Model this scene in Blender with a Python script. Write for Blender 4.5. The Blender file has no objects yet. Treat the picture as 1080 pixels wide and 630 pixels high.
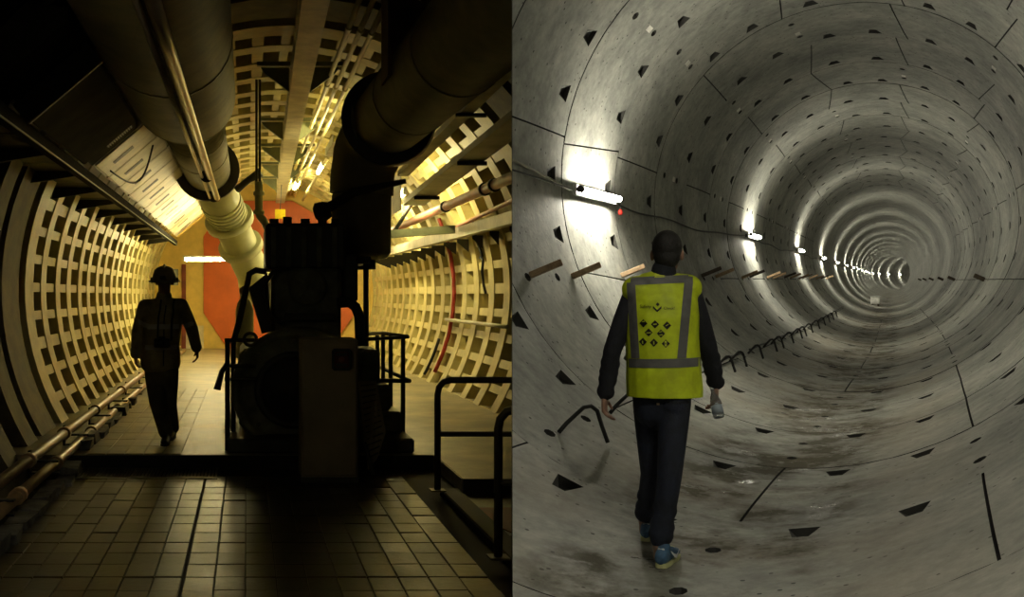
import bpy, bmesh, math, random
import numpy as np
from mathutils import Vector, Matrix
from mathutils.bvhtree import BVHTree
random.seed(7); rng = np.random.default_rng(7)
scene = bpy.context.scene
C = scene.collection
PI = math.pi

# ------------------------------------------------------------------ camera, world, exposure
F = 1100.0            # focal length in pixels of the 1080 x 630 frame
ZC = 1.60             # camera height
cam_d = bpy.data.cameras.new('camera'); cam_d.sensor_width = 36.0; cam_d.lens = 36.0 * F / 1080.0
cam_d.clip_start = 0.05; cam_d.clip_end = 800
cam = bpy.data.objects.new('camera', cam_d); C.objects.link(cam)
cam.location = (0, 0, ZC); cam.rotation_euler = (PI / 2, 0, 0)
scene.camera = cam
world = bpy.data.worlds.new('underground'); scene.world = world; world.use_nodes = True
world.node_tree.nodes['Background'].inputs[0].default_value = (0.0, 0.0, 0.0, 1)
world.node_tree.nodes['Background'].inputs[1].default_value = 0.0
scene.view_settings.view_transform = 'Standard'; scene.view_settings.look = 'None'
scene.view_settings.exposure = 0.0; scene.view_settings.gamma = 1.0
scene.view_settings.use_curve_mapping = False
LAMP_RIGHT = 180.0      # emission of the tunnel tubes
LAMP_LEFT = 150.0

# ------------------------------------------------------------------ mesh helpers
ORG = {}
class MB:
    def __init__(s): s.v = []; s.f = []; s.m = []; s.sm = []
    def add(s, vs, fs, mi=0, smooth=False):
        o = len(s.v); s.v.extend([tuple(map(float, p)) for p in vs])
        for f in fs: s.f.append([o + i for i in f]); s.m.append(mi); s.sm.append(smooth)
        return s
    def hexa(s, p8, mi=0):   # 4 bottom, 4 top
        return s.add(p8, [(3, 2, 1, 0), (4, 5, 6, 7), (0, 1, 5, 4), (1, 2, 6, 5), (2, 3, 7, 6), (3, 0, 4, 7)], mi)
    def box(s, x0, x1, y0, y1, z0, z1, fn=None, mi=0):
        p = [(x0, y0, z0), (x1, y0, z0), (x1, y1, z0), (x0, y1, z0), (x0, y0, z1), (x1, y0, z1), (x1, y1, z1), (x0, y1, z1)]
        if fn: p = [fn(*q) for q in p]
        return s.hexa(p, mi)
    def cbox(s, x0, x1, y0, y1, z0, z1, b, fn=None, mi=0):   # box with its edges cut off
        vs = []; fs = []
        xs = (x0, x1); ys = (y0, y1); zs = (z0, z1); idx = {}
        for i in (0, 1):
            for j in (0, 1):
                for k in (0, 1):
                    sx = b if i == 0 else -b; sy = b if j == 0 else -b; sz = b if k == 0 else -b
                    for ax, p in enumerate(((xs[i], ys[j] + sy, zs[k] + sz), (xs[i] + sx, ys[j], zs[k] + sz), (xs[i] + sx, ys[j] + sy, zs[k]))):
                        idx[(i, j, k, ax)] = len(vs); vs.append(fn(*p) if fn else p)
        g = lambda *a: idx[a]
        for i in (0, 1):
            q = [g(i, 0, 0, 0), g(i, 1, 0, 0), g(i, 1, 1, 0), g(i, 0, 1, 0)]; fs.append(q if i else q[::-1])
            q = [g(0, i, 0, 1), g(1, i, 0, 1), g(1, i, 1, 1), g(0, i, 1, 1)]; fs.append(q[::-1] if i else q)
            q = [g(0, 0, i, 2), g(1, 0, i, 2), g(1, 1, i, 2), g(0, 1, i, 2)]; fs.append(q if i else q[::-1])
        for i in (0, 1):
            for j in (0, 1):
                fs.append([g(i, j, 0, 0), g(i, j, 1, 0), g(i, j, 1, 1), g(i, j, 0, 1)])
                fs.append([g(i, 0, j, 0), g(i, 1, j, 0), g(i, 1, j, 2), g(i, 0, j, 2)])
                fs.append([g(0, i, j, 1), g(1, i, j, 1), g(1, i, j, 2), g(0, i, j, 2)])
        for i in (0, 1):
            for j in (0, 1):
                for k in (0, 1): fs.append([g(i, j, k, 0), g(i, j, k, 1), g(i, j, k, 2)])
        return s.add(vs, fs, mi)
    def tube(s, pts, r, n=10, cap=True, mi=0, side=None):
        pts = [np.array(p, float) for p in pts]; N = len(pts)
        rs = [r] * N if np.isscalar(r) else list(r)
        rs = [(q, q) if np.isscalar(q) else q for q in rs]
        T = []
        for i in range(N):
            t = pts[min(i + 1, N - 1)] - pts[max(i - 1, 0)]; T.append(t / (np.linalg.norm(t) + 1e-12))
        ref = np.array(side, float) if side is not None else (np.array([0, 0, 1.]) if abs(T[0][2]) < .9 else np.array([1., 0, 0]))
        vs = []
        for i in range(N):
            a = ref - (ref @ T[i]) * T[i]; a /= np.linalg.norm(a) + 1e-12; b = np.cross(T[i], a)
            if side is None: ref = a
            for k in range(n):
                w = 2 * PI * k / n; vs.append(pts[i] + rs[i][0] * math.cos(w) * a + rs[i][1] * math.sin(w) * b)
        fs = [(i * n + k, i * n + (k + 1) % n, (i + 1) * n + (k + 1) % n, (i + 1) * n + k) for i in range(N - 1) for k in range(n)]
        s.add(vs, fs, mi, True)
        if cap:
            o = len(s.v) - N * n
            s.f.append([o + k for k in range(n)][::-1]); s.m.append(mi); s.sm.append(False)
            s.f.append([o + (N - 1) * n + k for k in range(n)]); s.m.append(mi); s.sm.append(False)
        return s
    def limb(s, pts, rs, side=None, n=16):    # closed tube with rounded ends
        pts = [np.array(p, float) for p in pts]; rs = [(q, q) if np.isscalar(q) else q for q in rs]
        def ends(p, q, r):
            t = (p - q) / (np.linalg.norm(p - q) + 1e-9); m = min(r)
            return [(p + t * m * c, (r[0] * k, r[1] * k)) for c, k in ((.35, .93), (.7, .7), (.93, .36))]
        a = ends(pts[0], pts[1], rs[0])[::-1]; b = ends(pts[-1], pts[-2], rs[-1])
        P = [x[0] for x in a] + pts + [x[0] for x in b]; Rr = [x[1] for x in a] + rs + [x[1] for x in b]
        return s.tube(P, Rr, n, True, 0, side)
    def ball(s, c, r, fn=None, nu=14, nv=9, mi=0):
        r = (r, r, r) if np.isscalar(r) else r; vs = []; fs = []
        for j in range(nv + 1):
            ph = PI * (.02 + .96 * j / nv)
            for i in range(nu):
                th = 2 * PI * i / nu
                p = (c[0] + r[0] * math.sin(ph) * math.cos(th), c[1] + r[1] * math.sin(ph) * math.sin(th), c[2] + r[2] * math.cos(ph))
                vs.append(fn(*p) if fn else p)
        for j in range(nv):
            for i in range(nu): fs.append((j * nu + i, (j + 1) * nu + i, (j + 1) * nu + (i + 1) % nu, j * nu + (i + 1) % nu))
        fs.append(list(range(nu))); fs.append([nv * nu + i for i in range(nu)][::-1])
        return s.add(vs, fs, mi, True)
    def prism(s, poly, d, fn, mi=0):    # poly: list of (a,b); fn(a,b,t) with t = d[0], d[1]
        n = len(poly); vs = [fn(a, b, d[0]) for a, b in poly] + [fn(a, b, d[1]) for a, b in poly]
        fs = [list(range(n))[::-1], [n + i for i in range(n)]] + [(i, (i + 1) % n, n + (i + 1) % n, n + i) for i in range(n)]
        return s.add(vs, fs, mi)
    def disc_ring(s, c, ax, prof, n=40, mi=0, up=(0, 0, 1)):   # lathe: prof = [(radius, along axis)]
        ax = np.array(ax, float); ax /= np.linalg.norm(ax); u = np.array(up, float); a = np.cross(u, ax)
        if np.linalg.norm(a) < 1e-6: a = np.cross(np.array([1., 0, 0]), ax)
        a /= np.linalg.norm(a); b = np.cross(ax, a); c = np.array(c, float); vs = []
        for r, h in prof:
            for k in range(n):
                w = 2 * PI * k / n; vs.append(c + ax * h + r * (math.cos(w) * a + math.sin(w) * b))
        m = len(prof)
        fs = [(i * n + k, i * n + (k + 1) % n, (i + 1) * n + (k + 1) % n, (i + 1) * n + k) for i in range(m - 1) for k in range(n)]
        s.add(vs, fs, mi, True)
        o = len(s.v) - m * n
        if prof[0][0] > 1e-4 : s.f.append([o + k for k in range(n)][::-1]); s.m.append(mi); s.sm.append(False)
        if prof[-1][0] > 1e-4: s.f.append([o + (m - 1) * n + k for k in range(n)]); s.m.append(mi); s.sm.append(False)
        return s

def to_bm_clip(me, sign, eps=.003):
    bm = bmesh.new(); bm.from_mesh(me)
    bmesh.ops.bisect_plane(bm, geom=bm.verts[:] + bm.edges[:] + bm.faces[:], plane_co=(sign * eps, 0, 0), plane_no=(sign, 0, 0), clear_inner=True)
    bm.to_mesh(me); n = len(bm.faces); bm.free(); return n

def build(mb, name, mats, parent=None, clip=0, origin=None, smooth=None):
    """one mesh object; the vertices are world coordinates"""
    if not mb.v: return None
    me = bpy.data.meshes.new(name); me.from_pydata(mb.v, [], mb.f)
    mats = mats if isinstance(mats, (list, tuple)) else [mats]
    for m in mats: me.materials.append(m)
    me.polygons.foreach_set('material_index', mb.m); me.polygons.foreach_set('use_smooth', mb.sm if smooth is None else [smooth] * len(mb.f))
    if clip:
        xs = [p[0] * clip for p in mb.v]
        if max(xs) < .003: return None
        if min(xs) < .003 and to_bm_clip(me, clip) == 0: return None
    bm = bmesh.new(); bm.from_mesh(me); bmesh.ops.recalc_face_normals(bm, faces=bm.faces[:]); bm.to_mesh(me); bm.free()
    return place(me, name, parent, origin)

def place(me, name, parent=None, origin=None):
    co = np.empty(len(me.vertices) * 3); me.vertices.foreach_get('co', co); co = co.reshape(-1, 3)
    if parent is not None: org = ORG[parent.name]
    elif origin is not None: org = np.array(origin, float)
    else: org = np.array([co[:, 0].mean(), co[:, 1].mean(), co[:, 2].min()])
    me.vertices.foreach_set('co', (co - org).ravel()); me.update()
    o = bpy.data.objects.new(name, me); C.objects.link(o); ORG[o.name] = org
    if parent is not None: o.parent = parent
    else: o.location = org
    return o

def empty(name, loc):
    o = bpy.data.objects.new(name, None); o.empty_display_size = .1; C.objects.link(o); o.location = loc; ORG[o.name] = np.array(loc, float); return o
def tag(o, label=None, cat=None, group=None, kind=None):
    if o is None: return o
    if label: o['label'] = label
    if cat: o['category'] = cat
    if group: o['group'] = group
    if kind: o['kind'] = kind
    return o
def thing(name, loc, label, cat, group=None): return tag(empty(name, loc), label, cat, group)
def add_sub(mb_name_list): pass

# ------------------------------------------------------------------ materials
def nd(nt, t, **k):
    n = nt.nodes.new(t)
    for a, b in k.items(): setattr(n, a, b)
    return n
def mat(name, col, rough=.6, metal=0., var=.18, scale=3., bump=0., bscale=40., rvar=.1, col2=None, trans=0., coat=0., spec=.5):
    m = bpy.data.materials.new(name); m.use_nodes = True; nt = m.node_tree; L = nt.links.new
    b = nt.nodes['Principled BSDF']; b.inputs['Metallic'].default_value = metal
    b.inputs['Specular IOR Level'].default_value = spec
    if trans: b.inputs['Transmission Weight'].default_value = trans; b.inputs['IOR'].default_value = 1.35
    if coat: b.inputs['Coat Weight'].default_value = coat
    g = nd(nt, 'ShaderNodeNewGeometry')
    n = nd(nt, 'ShaderNodeTexNoise'); n.inputs['Scale'].default_value = scale; n.inputs['Detail'].default_value = 6; n.inputs['Roughness'].default_value = .65
    L(g.outputs['Position'], n.inputs['Vector'])
    r = nd(nt, 'ShaderNodeValToRGB'); c2 = col2 or tuple(max(0, c * (1 - 2 * var)) for c in col); c1 = tuple(min(1, c * (1 + var)) for c in col)
    r.color_ramp.elements[0].position = .33; r.color_ramp.elements[1].position = .67
    r.color_ramp.elements[0].color = (*c2, 1); r.color_ramp.elements[1].color = (*c1, 1)
    L(n.outputs['Fac'], r.inputs['Fac']); L(r.outputs['Color'], b.inputs['Base Color'])
    mr = nd(nt, 'ShaderNodeMapRange'); mr.inputs['To Min'].default_value = max(.02, rough - rvar); mr.inputs['To Max'].default_value = min(1, rough + rvar)
    L(n.outputs['Fac'], mr.inputs['Value']); L(mr.outputs['Result'], b.inputs['Roughness'])
    if bump:
        n2 = nd(nt, 'ShaderNodeTexNoise'); n2.inputs['Scale'].default_value = bscale; n2.inputs['Detail'].default_value = 4
        L(g.outputs['Position'], n2.inputs['Vector'])
        bp = nd(nt, 'ShaderNodeBump'); bp.inputs['Strength'].default_value = bump; bp.inputs['Distance'].default_value = .01
        L(n2.outputs['Fac'], bp.inputs['Height']); L(bp.outputs['Normal'], b.inputs['Normal'])
    return m
def emit(name, col, s):
    m = bpy.data.materials.new(name); m.use_nodes = True; b = m.node_tree.nodes['Principled BSDF']
    b.inputs['Base Color'].default_value = (*col, 1); b.inputs['Emission Color'].default_value = (*col, 1); b.inputs['Emission Strength'].default_value = s
    return m

def concrete_mat():
    m = bpy.data.materials.new('segment_concrete'); m.use_nodes = True; nt = m.node_tree; L = nt.links.new
    b = nt.nodes['Principled BSDF']; g = nd(nt, 'ShaderNodeNewGeometry')
    def noise(sc, det=5, ro=.6, v=None):
        n = nd(nt, 'ShaderNodeTexNoise'); n.inputs['Scale'].default_value = sc; n.inputs['Detail'].default_value = det; n.inputs['Roughness'].default_value = ro
        L(v or g.outputs['Position'], n.inputs['Vector']); return n.outputs['Fac']
    def ramp(f, p0, p1, c0=(0, 0, 0), c1=(1, 1, 1)):
        r = nd(nt, 'ShaderNodeValToRGB'); e = r.color_ramp.elements
        e[0].position = p0; e[1].position = p1; e[0].color = (*c0, 1); e[1].color = (*c1, 1); L(f, r.inputs['Fac']); return r.outputs['Color']
    def math_(op, a, bb=None, cl=False):
        n = nd(nt, 'ShaderNodeMath', operation=op, use_clamp=cl)
        for i, x in enumerate((a, bb)):
            if x is None: continue
            if isinstance(x, (int, float)): n.inputs[i].default_value = x
            else: L(x, n.inputs[i])
        return n.outputs[0]
    def mixc(f, a, bb, mode='MIX'):
        n = nd(nt, 'ShaderNodeMix', data_type='RGBA', blend_type=mode)
        if isinstance(f, (int, float)): n.inputs[0].default_value = f
        else: L(f, n.inputs[0])
        for i, x in ((6, a), (7, bb)):
            if isinstance(x, tuple): n.inputs[i].default_value = (*x, 1)
            else: L(x, n.inputs[i])
        return n.outputs[2]
    base = ramp(noise(.9, 6, .62), .3, .72, (.24, .25, .225), (.56, .56, .50))
    mott = ramp(noise(7, 5, .7), .3, .72, (.62, .62, .62), (1.14, 1.14, 1.12))
    col = mixc(1.0, base, mott, 'MULTIPLY')
    # bug holes
    vo = nd(nt, 'ShaderNodeTexVoronoi'); vo.inputs['Scale'].default_value = 9.0; L(g.outputs['Position'], vo.inputs['Vector'])
    holes = ramp(vo.outputs['Distance'], .10, .13, (.15, .15, .15), (1, 1, 1)); col = mixc(1.0, col, holes, 'MULTIPLY')
    # pale cement smears
    sm = ramp(noise(2.3, 8, .75), .60, .70); col = mixc(math_('MULTIPLY', sm, .5), col, (.52, .52, .45))
    # damp, brown-stained invert: follows the lowest strip of the lining
    sep = nd(nt, 'ShaderNodeSeparateXYZ'); L(g.outputs['Position'], sep.inputs[0])
    low = math_('SUBTRACT', .33, math_('SUBTRACT', sep.outputs[2], math_('MULTIPLY', sep.outputs[1], .0165)))      # metres above the invert, turned over
    lowc = math_('MULTIPLY', low, 5.5, True)
    wn = noise(1.5, 8, .68)
    wet = math_('MULTIPLY', math_('SUBTRACT', math_('ADD', wn, math_('MULTIPLY', lowc, .26)), .66), 6.5, True)
    wet = math_('MULTIPLY', wet, lowc, True)
    low2 = math_('MULTIPLY', math_('ADD', low, .30), 1.7, True)
    bn = ramp(noise(.75, 4, .5), .42, .62); col = mixc(math_('MULTIPLY', math_('MULTIPLY', bn, low2), .55), col, (.30, .225, .135))
    col = mixc(math_('MULTIPLY', wet, .72), col, (.085, .075, .055))
    lime = ramp(noise(3.0, 8, .7), .56, .64); col = mixc(math_('MULTIPLY', math_('MULTIPLY', lime, lowc), math_('SUBTRACT', .55, math_('MULTIPLY', wet, .5))), col, (.50, .50, .45))
    L(col, b.inputs['Base Color'])
    pud = math_('MULTIPLY', wet, ramp(noise(2.6, 8, .72), .50, .60)); ro = math_('SUBTRACT', .62, math_('MULTIPLY', pud, .40)); L(ro, b.inputs['Roughness']); L(math_('SUBTRACT', .5, math_('MULTIPLY', math_('SUBTRACT', wet, pud), .5)), b.inputs['Specular IOR Level'])
    bp = nd(nt, 'ShaderNodeBump'); bp.inputs['Strength'].default_value = .28; bp.inputs['Distance'].default_value = .012
    L(math_('ADD', noise(26, 4, .6), math_('MULTIPLY', noise(3, 4, .6), 1.2)), bp.inputs['Height']); L(bp.outputs['Normal'], b.inputs['Normal'])
    return m

M = {}
M['concrete'] = concrete_mat()
M['joint'] = mat('joint_dark', (.018, .018, .016), .9)
M['pocket'] = mat('pocket_dark', (.045, .044, .038), .85, var=.3)
M['white_label'] = mat('paper_label', (.88, .86, .78), .6)
M['lamp_r'] = emit('tube_cool_white', (1.0, .94, .77), LAMP_RIGHT)
M['lamp_l'] = emit('tube_warm_white', (1.0, .84, .38), LAMP_LEFT)
M['housing'] = mat('lamp_housing', (.55, .56, .53), .45)
M['cable'] = mat('black_cable', (.02, .02, .018), .5)
M['wood'] = mat('raw_timber', (.36, .25, .14), .75, scale=14, bump=.3)
M['wood_dark'] = mat('damp_timber', (.07, .05, .03), .75, scale=14, bump=.3)
M['steel_dark'] = mat('dark_steel', (.035, .035, .033), .5, .6)
M['red_plastic'] = mat('red_plastic', (.45, .03, .02), .35)
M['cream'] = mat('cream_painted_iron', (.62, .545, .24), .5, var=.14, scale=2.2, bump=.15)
M['pan'] = mat('cream_pan_shaded', (.32, .265, .11), .6, var=.25, scale=2.0, bump=.15)  # cream paint darkened: shade of the recesses is in this colour
M['tile'] = mat('quarry_tile', (.052, .043, .025), .38, var=.28, scale=2.0, bump=.22, bscale=22, rvar=.16)
M['tile_b'] = mat('quarry_tile_worn', (.070, .060, .036), .36, var=.28, scale=3.0, bump=.22, bscale=22, rvar=.16)
M['grout'] = mat('grout', (.022, .019, .012), .8)
M['floor_c'] = mat('floor_concrete', (.34, .29, .17), .42, var=.3, scale=1.6, bump=.25, rvar=.18)
M['riser'] = mat('riser_dark', (.03, .027, .018), .7)
M['stone'] = mat('kerb_concrete', (.16, .15, .12), .8, var=.35, scale=6, bump=.6)
M['orange'] = mat('orange_paint', (.62, .13, .025), .5, var=.08, scale=1.5)
M['yellow_wall'] = mat('yellow_paint', (.72, .52, .13), .5, var=.08)
M['duct'] = mat('olive_duct_lagging', (.15, .137, .075), .62, var=.2, scale=4, bump=.2)
M['duct_r'] = mat('grey_green_drum', (.27, .25, .15), .6, var=.15)
M['duct_pale'] = mat('pale_green_pipe', (.56, .58, .38), .38, var=.08)
M['flange'] = mat('black_flange', (.03, .03, .024), .5)
M['copper'] = mat('bare_pipe', (.46, .38, .22), .34, .55, var=.12, scale=1.5)
M['brown_pipe'] = mat('brown_painted_pipe', (.30, .19, .085), .33, var=.2)
M['pink_pipe'] = mat('faded_red_pipe', (.52, .20, .13), .4, var=.2)
M['beam'] = mat('painted_beam', (.52, .48, .30), .5, var=.2)
M['gusset'] = mat('green_grey_plate', (.20, .22, .13), .5)
M['tray'] = mat('galvanised_tray', (.45, .43, .34), .45, .3)
M['panel'] = mat('cream_duct_panel', (.62, .55, .36), .45, var=.15, scale=2.5)
M['dark_paint'] = mat('machine_dark_green', (.27, .285, .185), .55, var=.25, scale=5)
M['dark_paint2'] = mat('machine_black', (.095, .095, .07), .55, var=.2)
M['cabinet'] = mat('cabinet_grey', (.46, .40, .25), .5, var=.1)
M['rail'] = mat('railing_grey', (.11, .105, .075), .4, .3)
M['rust'] = mat('rust_red_beam', (.10, .035, .02), .6)
M['red_hose'] = mat('red_hose', (.35, .03, .015), .45)
M['yellow_sign'] = mat('yellow_sign', (.75, .58, .02), .45)
M['pit_red'] = mat('pit_red', (.20, .045, .02), .6)
M['bulkhead'] = emit('bulkhead_glass', (1.0, .86, .50), 30.0)
M['matt_black'] = mat('matt_black', (.02, .019, .014), .95, spec=.05)
M['rib_dark'] = mat('brown_iron_dimmed', (.13, .098, .045), .7, var=.3, scale=3, bump=.2)  # brown iron of the near rings, with light falloff painted in as well
M['matt_dark'] = mat('matt_dark_brown', (.05, .043, .024), .95, spec=.08)
M['divider'] = mat('divider_concrete', (.06, .06, .05), .8)
# ================================================================== THE CONCRETE TUNNEL (right branch of the fork)
K = .94
RT = 2.8 * K; W = 2.1967 * K; D0 = 7.0194 * K
TH0 = math.atan((1011.548 - 540) / F); SLP = (315 - 297.018) / F; CX0 = -1.3145 * K; CZ0 = 1.1977 * K
_ds = .1; _n = 3400; _g = (np.arange(_n) + .5) * _ds
_th = TH0 + np.cumsum(np.where(_g < 32.3 * K, -.001699 / K, np.where(_g < 150, 0, .0036)) * _ds)
_X = np.concatenate([[0], np.cumsum(np.sin(_th) * _ds)]); _Y = np.concatenate([[0], np.cumsum(np.cos(_th) * _ds)])
_S = np.arange(_n + 1) * _ds; _T = np.concatenate([[TH0], _th])
def axis_frame(s):
    t = np.interp(s, _S, _T)
    x, y = (s * math.sin(TH0), s * math.cos(TH0)) if s < 0 else (np.interp(s, _S, _X), np.interp(s, _S, _Y))
    c = np.array([x + CX0 * math.cos(TH0), y - CX0 * math.sin(TH0), SLP * s + CZ0 + ZC])
    r = np.array([math.cos(t), -math.sin(t), 0.]); u = np.array([-SLP * math.sin(t), -SLP * math.cos(t), 1.]); u /= np.linalg.norm(u)
    f = np.array([math.sin(t), math.cos(t), SLP]); f /= np.linalg.norm(f)
    return c, r, u, f
def RP(k, a, dr=0.):       # ring coordinate k, angle in degrees, outward offset
    c, r, u, f = axis_frame(D0 + k * W); w = math.radians(a)
    return c + (RT + dr) * (math.cos(w) * r + math.sin(w) * u)
def floor_z(x, y):
    s = y
    for _ in range(20):
        c, r, u, f = axis_frame(s); s += ((x - c[0]) * f[0] + (y - c[1]) * f[1])
    l = (x - c[0]) * r[0] + (y - c[1]) * r[1]
    return c[2] - math.sqrt(max(0, RT * RT - l * l))

ULINES = [0, .05, .165, .235, .4, .565, .635, .765, .895, .955, 1]
def prof(u): return .016 * abs(2 * u - 1) ** 3
STN = [11, 43.5, 75, 106, 137, 170, 204, 237, 270, 302, 335]
def ring_joints(k):
    ev = {270: 0, 204: 0, 137: .5, 75: 2.5, 11: .5, 335: 0}; od = {302: 0, 237: 0, 170: 0, 106: 2.2, 75: -1.8, 43.5: 1.8, 335: 0}
    d = ev if k % 2 == 0 else od
    if k == 2: d = {302: 0, 237: 0, 204: 1.5, 170: -1.6, 106: 2, 43.5: 1.5, 335: 0}
    if k == 6: d = {270: 0, 204: 0, 137: .5, 106: -2.2, 43.5: 1, 11: .5, 335: 0}
    if k == 4: d = {270: 0, 204: 0, 137: .5, 75: -2.3, 11: .5, 335: 0}
    if k == 8: d = {270: 0, 204: 0, 137: .5, 75: -1.9, 11: .5, 335: 0}
    return sorted(d.items())
def segment_mesh(k, a0, s0, a1, s1, off):
    """one precast segment between two longitudinal joints; s = skew of the joint in degrees"""
    g = .0085 / RT * 180 / PI
    pk = []
    span = a1 - a0
    for st in STN:
        for e in (0, 360):
            for da in (9.3, 23.3):
                a = st + e + da
                if a0 + 4.2 < a < a1 - 4.2: pk.append((7, a, 'tri'))
            a = st + e
            if a0 + 6 < a < a1 - 6: pk.append((2, a, 'oval')); pk.append((5, a, 'oval'))
    iv = []
    for ui, a, kind in pk:
        h = 2.1 if kind == 'tri' else 1.1
        iv.append((a - h, a + h))
    al = [a0 + span * i / max(3, round(span / 4.5)) for i in range(max(3, round(span / 4.5)) + 1)]
    al = [a for i, a in enumerate(al) if i in (0, len(al) - 1) or not any(l - 1.1 < a < h + 1.1 for l, h in iv)]
    al = sorted(set([round(a, 4) for a in al] + [round(x, 4) for l, h in iv for x in (l, h)]))
    NV = len(al); NU = len(ULINES); mb = MB()
    ee = .0075 / W
    def P(u, a, dr=0):
        v = (a - a0) / span; sk = s0 * (1 - v) + s1 * v
        aa = a0 + g + (span - 2 * g) * v + sk * (2 * u - 1)
        return RP(k + ee + (1 - 2 * ee) * u, aa, prof(u) + off + dr)
    grid = [P(u, a) for u in ULINES for a in al]
    hole = {}
    for (ui, a, kind), (l, h) in zip(pk, iv):
        hole[(ui, al.index(round(l, 4)))] = kind
    fs = []; extra = []
    for i in range(NU - 1):
        for j in range(NV - 1):
            if (i, j) not in hole: fs.append((i * NV + j, i * NV + j + 1, (i + 1) * NV + j + 1, (i + 1) * NV + j))
    mb.add(grid, fs, 0, True)
    # edges of the segment, turned back into the joint
    D = .06
    for (ii, jj, ax) in ((0, None, 0), (NU - 1, None, 0), (None, 0, 1), (None, NV - 1, 1)):
        if ax == 0: top = [grid[ii * NV + j] for j in range(NV)]; bot = [P(ULINES[ii], a, D) for a in al]
        else: top = [grid[i * NV + jj] for i in range(NU)]; bot = [P(u, al[jj], D) for u in ULINES]
        n = len(top); mb.add(top + bot, [(i, i + 1, n + i + 1, n + i) for i in range(n - 1)], 1)
    for (i, j), kind in hole.items():
        u0, u1 = ULINES[i], ULINES[i + 1]; b0, b1 = al[j], al[j + 1]
        U = lambda x: u0 + (u1 - u0) * x
        A = lambda y: b0 + (b1 - b0) * y
        if kind == 'tri':
            t = 1 if (j % 2) else 0
            mouth = [(0., .22 + .1 * t), (0., .72), (1., 1.), (1., 0.)] if t else [(0., .3), (0., .78), (1., 1.), (1., 0.)]
            cell = [P(U(x), A(y)) for x, y in ((0, 0), (0, 1), (1, 1), (1, 0))]
            mp = [P(U(x), A(y)) for x, y in mouth]
            bt = [P(U(.45 + .5 * x), A(.25 + .5 * y), .035 + .075 * x) for x, y in mouth]
            mb.add(cell + mp + bt, [(0, 1, 5, 4), (1, 2, 6, 5), (3, 0, 4, 7)], 0)
            o = len(mb.v) - 12
            for q in ((4, 5, 9, 8), (5, 6, 10, 9), (6, 7, 11, 10), (7, 4, 8, 11), (8, 9, 10, 11)):
                mb.f.append([o + x for x in q]); mb.m.append(2); mb.sm.append(False)
        else:
            cell = [P(U(x), A(y)) for x, y in ((0, 0), (0, .5), (0, 1), (.5, 1), (1, 1), (1, .5), (1, 0), (.5, 0))]
            rp = [(.5 - .46 * math.cos(w), .5 - .46 * math.sin(w)) for w in [(-.75 + i * .25) * PI + PI / 1 - .0 for i in range(8)]]
            rp = [(.5 + .46 * cx, .5 + .46 * cy) for cx, cy in ((-.7, -.7), (-1, 0), (-.7, .7), (0, 1), (.7, .7), (1, 0), (.7, -.7), (0, -1))]
            mp = [P(U(x), A(y)) for x, y in rp]; bt = [P(U(.5 + (x - .5) * .7), A(.5 + (y - .5) * .7), .07) for x, y in rp]
            mb.add(cell + mp + bt, [(q, (q + 1) % 8, 8 + (q + 1) % 8, 8 + q) for q in range(8)], 0)
            o = len(mb.v) - 24
            for q in range(8): mb.f.append([o + 8 + q, o + 8 + (q + 1) % 8, o + 16 + (q + 1) % 8, o + 16 + q]); mb.m.append(2); mb.sm.append(False)
            mb.f.append([o + 16 + q for q in range(8)]); mb.m.append(2); mb.sm.append(False)
    return mb, P, pk

# lining backing = the structure itself (dark, seen only in the joints)
mb = MB(); NA = 48; ks = [-5 + i * .5 for i in range(0, 40)] + [15 + i for i in range(0, 145)]
ks = [k for k in ks if D0 + k * W < 325]
vs = [RP(k, 360 * a / NA, .062) for k in ks for a in range(NA)]
mb.add(vs, [(i * NA + a, i * NA + (a + 1) % NA, (i + 1) * NA + (a + 1) % NA, (i + 1) * NA + a) for i in range(len(ks) - 1) for a in range(NA)], 0, True)
wall_r = build(mb, 'wall_right', M['joint'], clip=1, origin=RP(0, 270)); tag(wall_r, 'round bored tunnel lining of grey precast concrete segments', None, kind='structure')
SEGM = [M['concrete'], M['joint'], M['pocket']]
NEAR_END = 18
for k in range(-5, NEAR_END):
    js = ring_joints(k)
    off = rng.uniform(-.005, .005)
    for i, (a, s) in enumerate(js):
        a2, s2 = js[(i + 1) % len(js)]
        if a2 <= a: a2 += 360
        mbs, P, pk = segment_mesh(k, a, s, a2, s2, off + rng.uniform(-.002, .002))
        so = build(mbs, 'concrete_segment', SEGM, wall_r, clip=1)
        if so is None or k > 12: continue
        for ui, pa, kind in pk:                                   # paper label between the two lifting cones
            if kind == 'oval' and ui == 2:
                if (pa % 360) > 200 and (pa % 360) < 340: continue
                lm = MB(); u0 = .46; q = [P(u0, pa - .8, -.004), P(u0 + .075, pa - .8, -.004), P(u0 + .075, pa + .8, -.004), P(u0, pa + .8, -.004)]
                q2 = [P(u0, pa - .8, .002), P(u0 + .075, pa - .8, .002), P(u0 + .075, pa + .8, .002), P(u0, pa + .8, .002)]
                lm.hexa(q2 + q); build(lm, 'paper_label', M['white_label'], so, clip=1)
US = [0, .06, .3, .7, .94, 1]; NA = 56
def ring_mesh(k, mb):
    ee = .008 / W
    vs = [RP(k + ee + (1 - 2 * ee) * u, 360 * a / NA, prof(u)) for u in US for a in range(NA)]
    n = len(US)
    fs = [(i * NA + a, i * NA + (a + 1) % NA, (i + 1) * NA + (a + 1) % NA, (i + 1) * NA + a) for i in range(n - 1) for a in range(NA)]
    mb.add(vs, fs, 0, True)
    for u, i in ((0, 0), (1, n - 1)):
        top = [vs[i * NA + a] for a in range(NA)]; bot = [RP(k + ee + (1 - 2 * ee) * u, 360 * a / NA, .055) for a in range(NA)]
        mb.add(top + bot, [(a, (a + 1) % NA, NA + (a + 1) % NA, NA + a) for a in range(NA)], 1)
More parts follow.
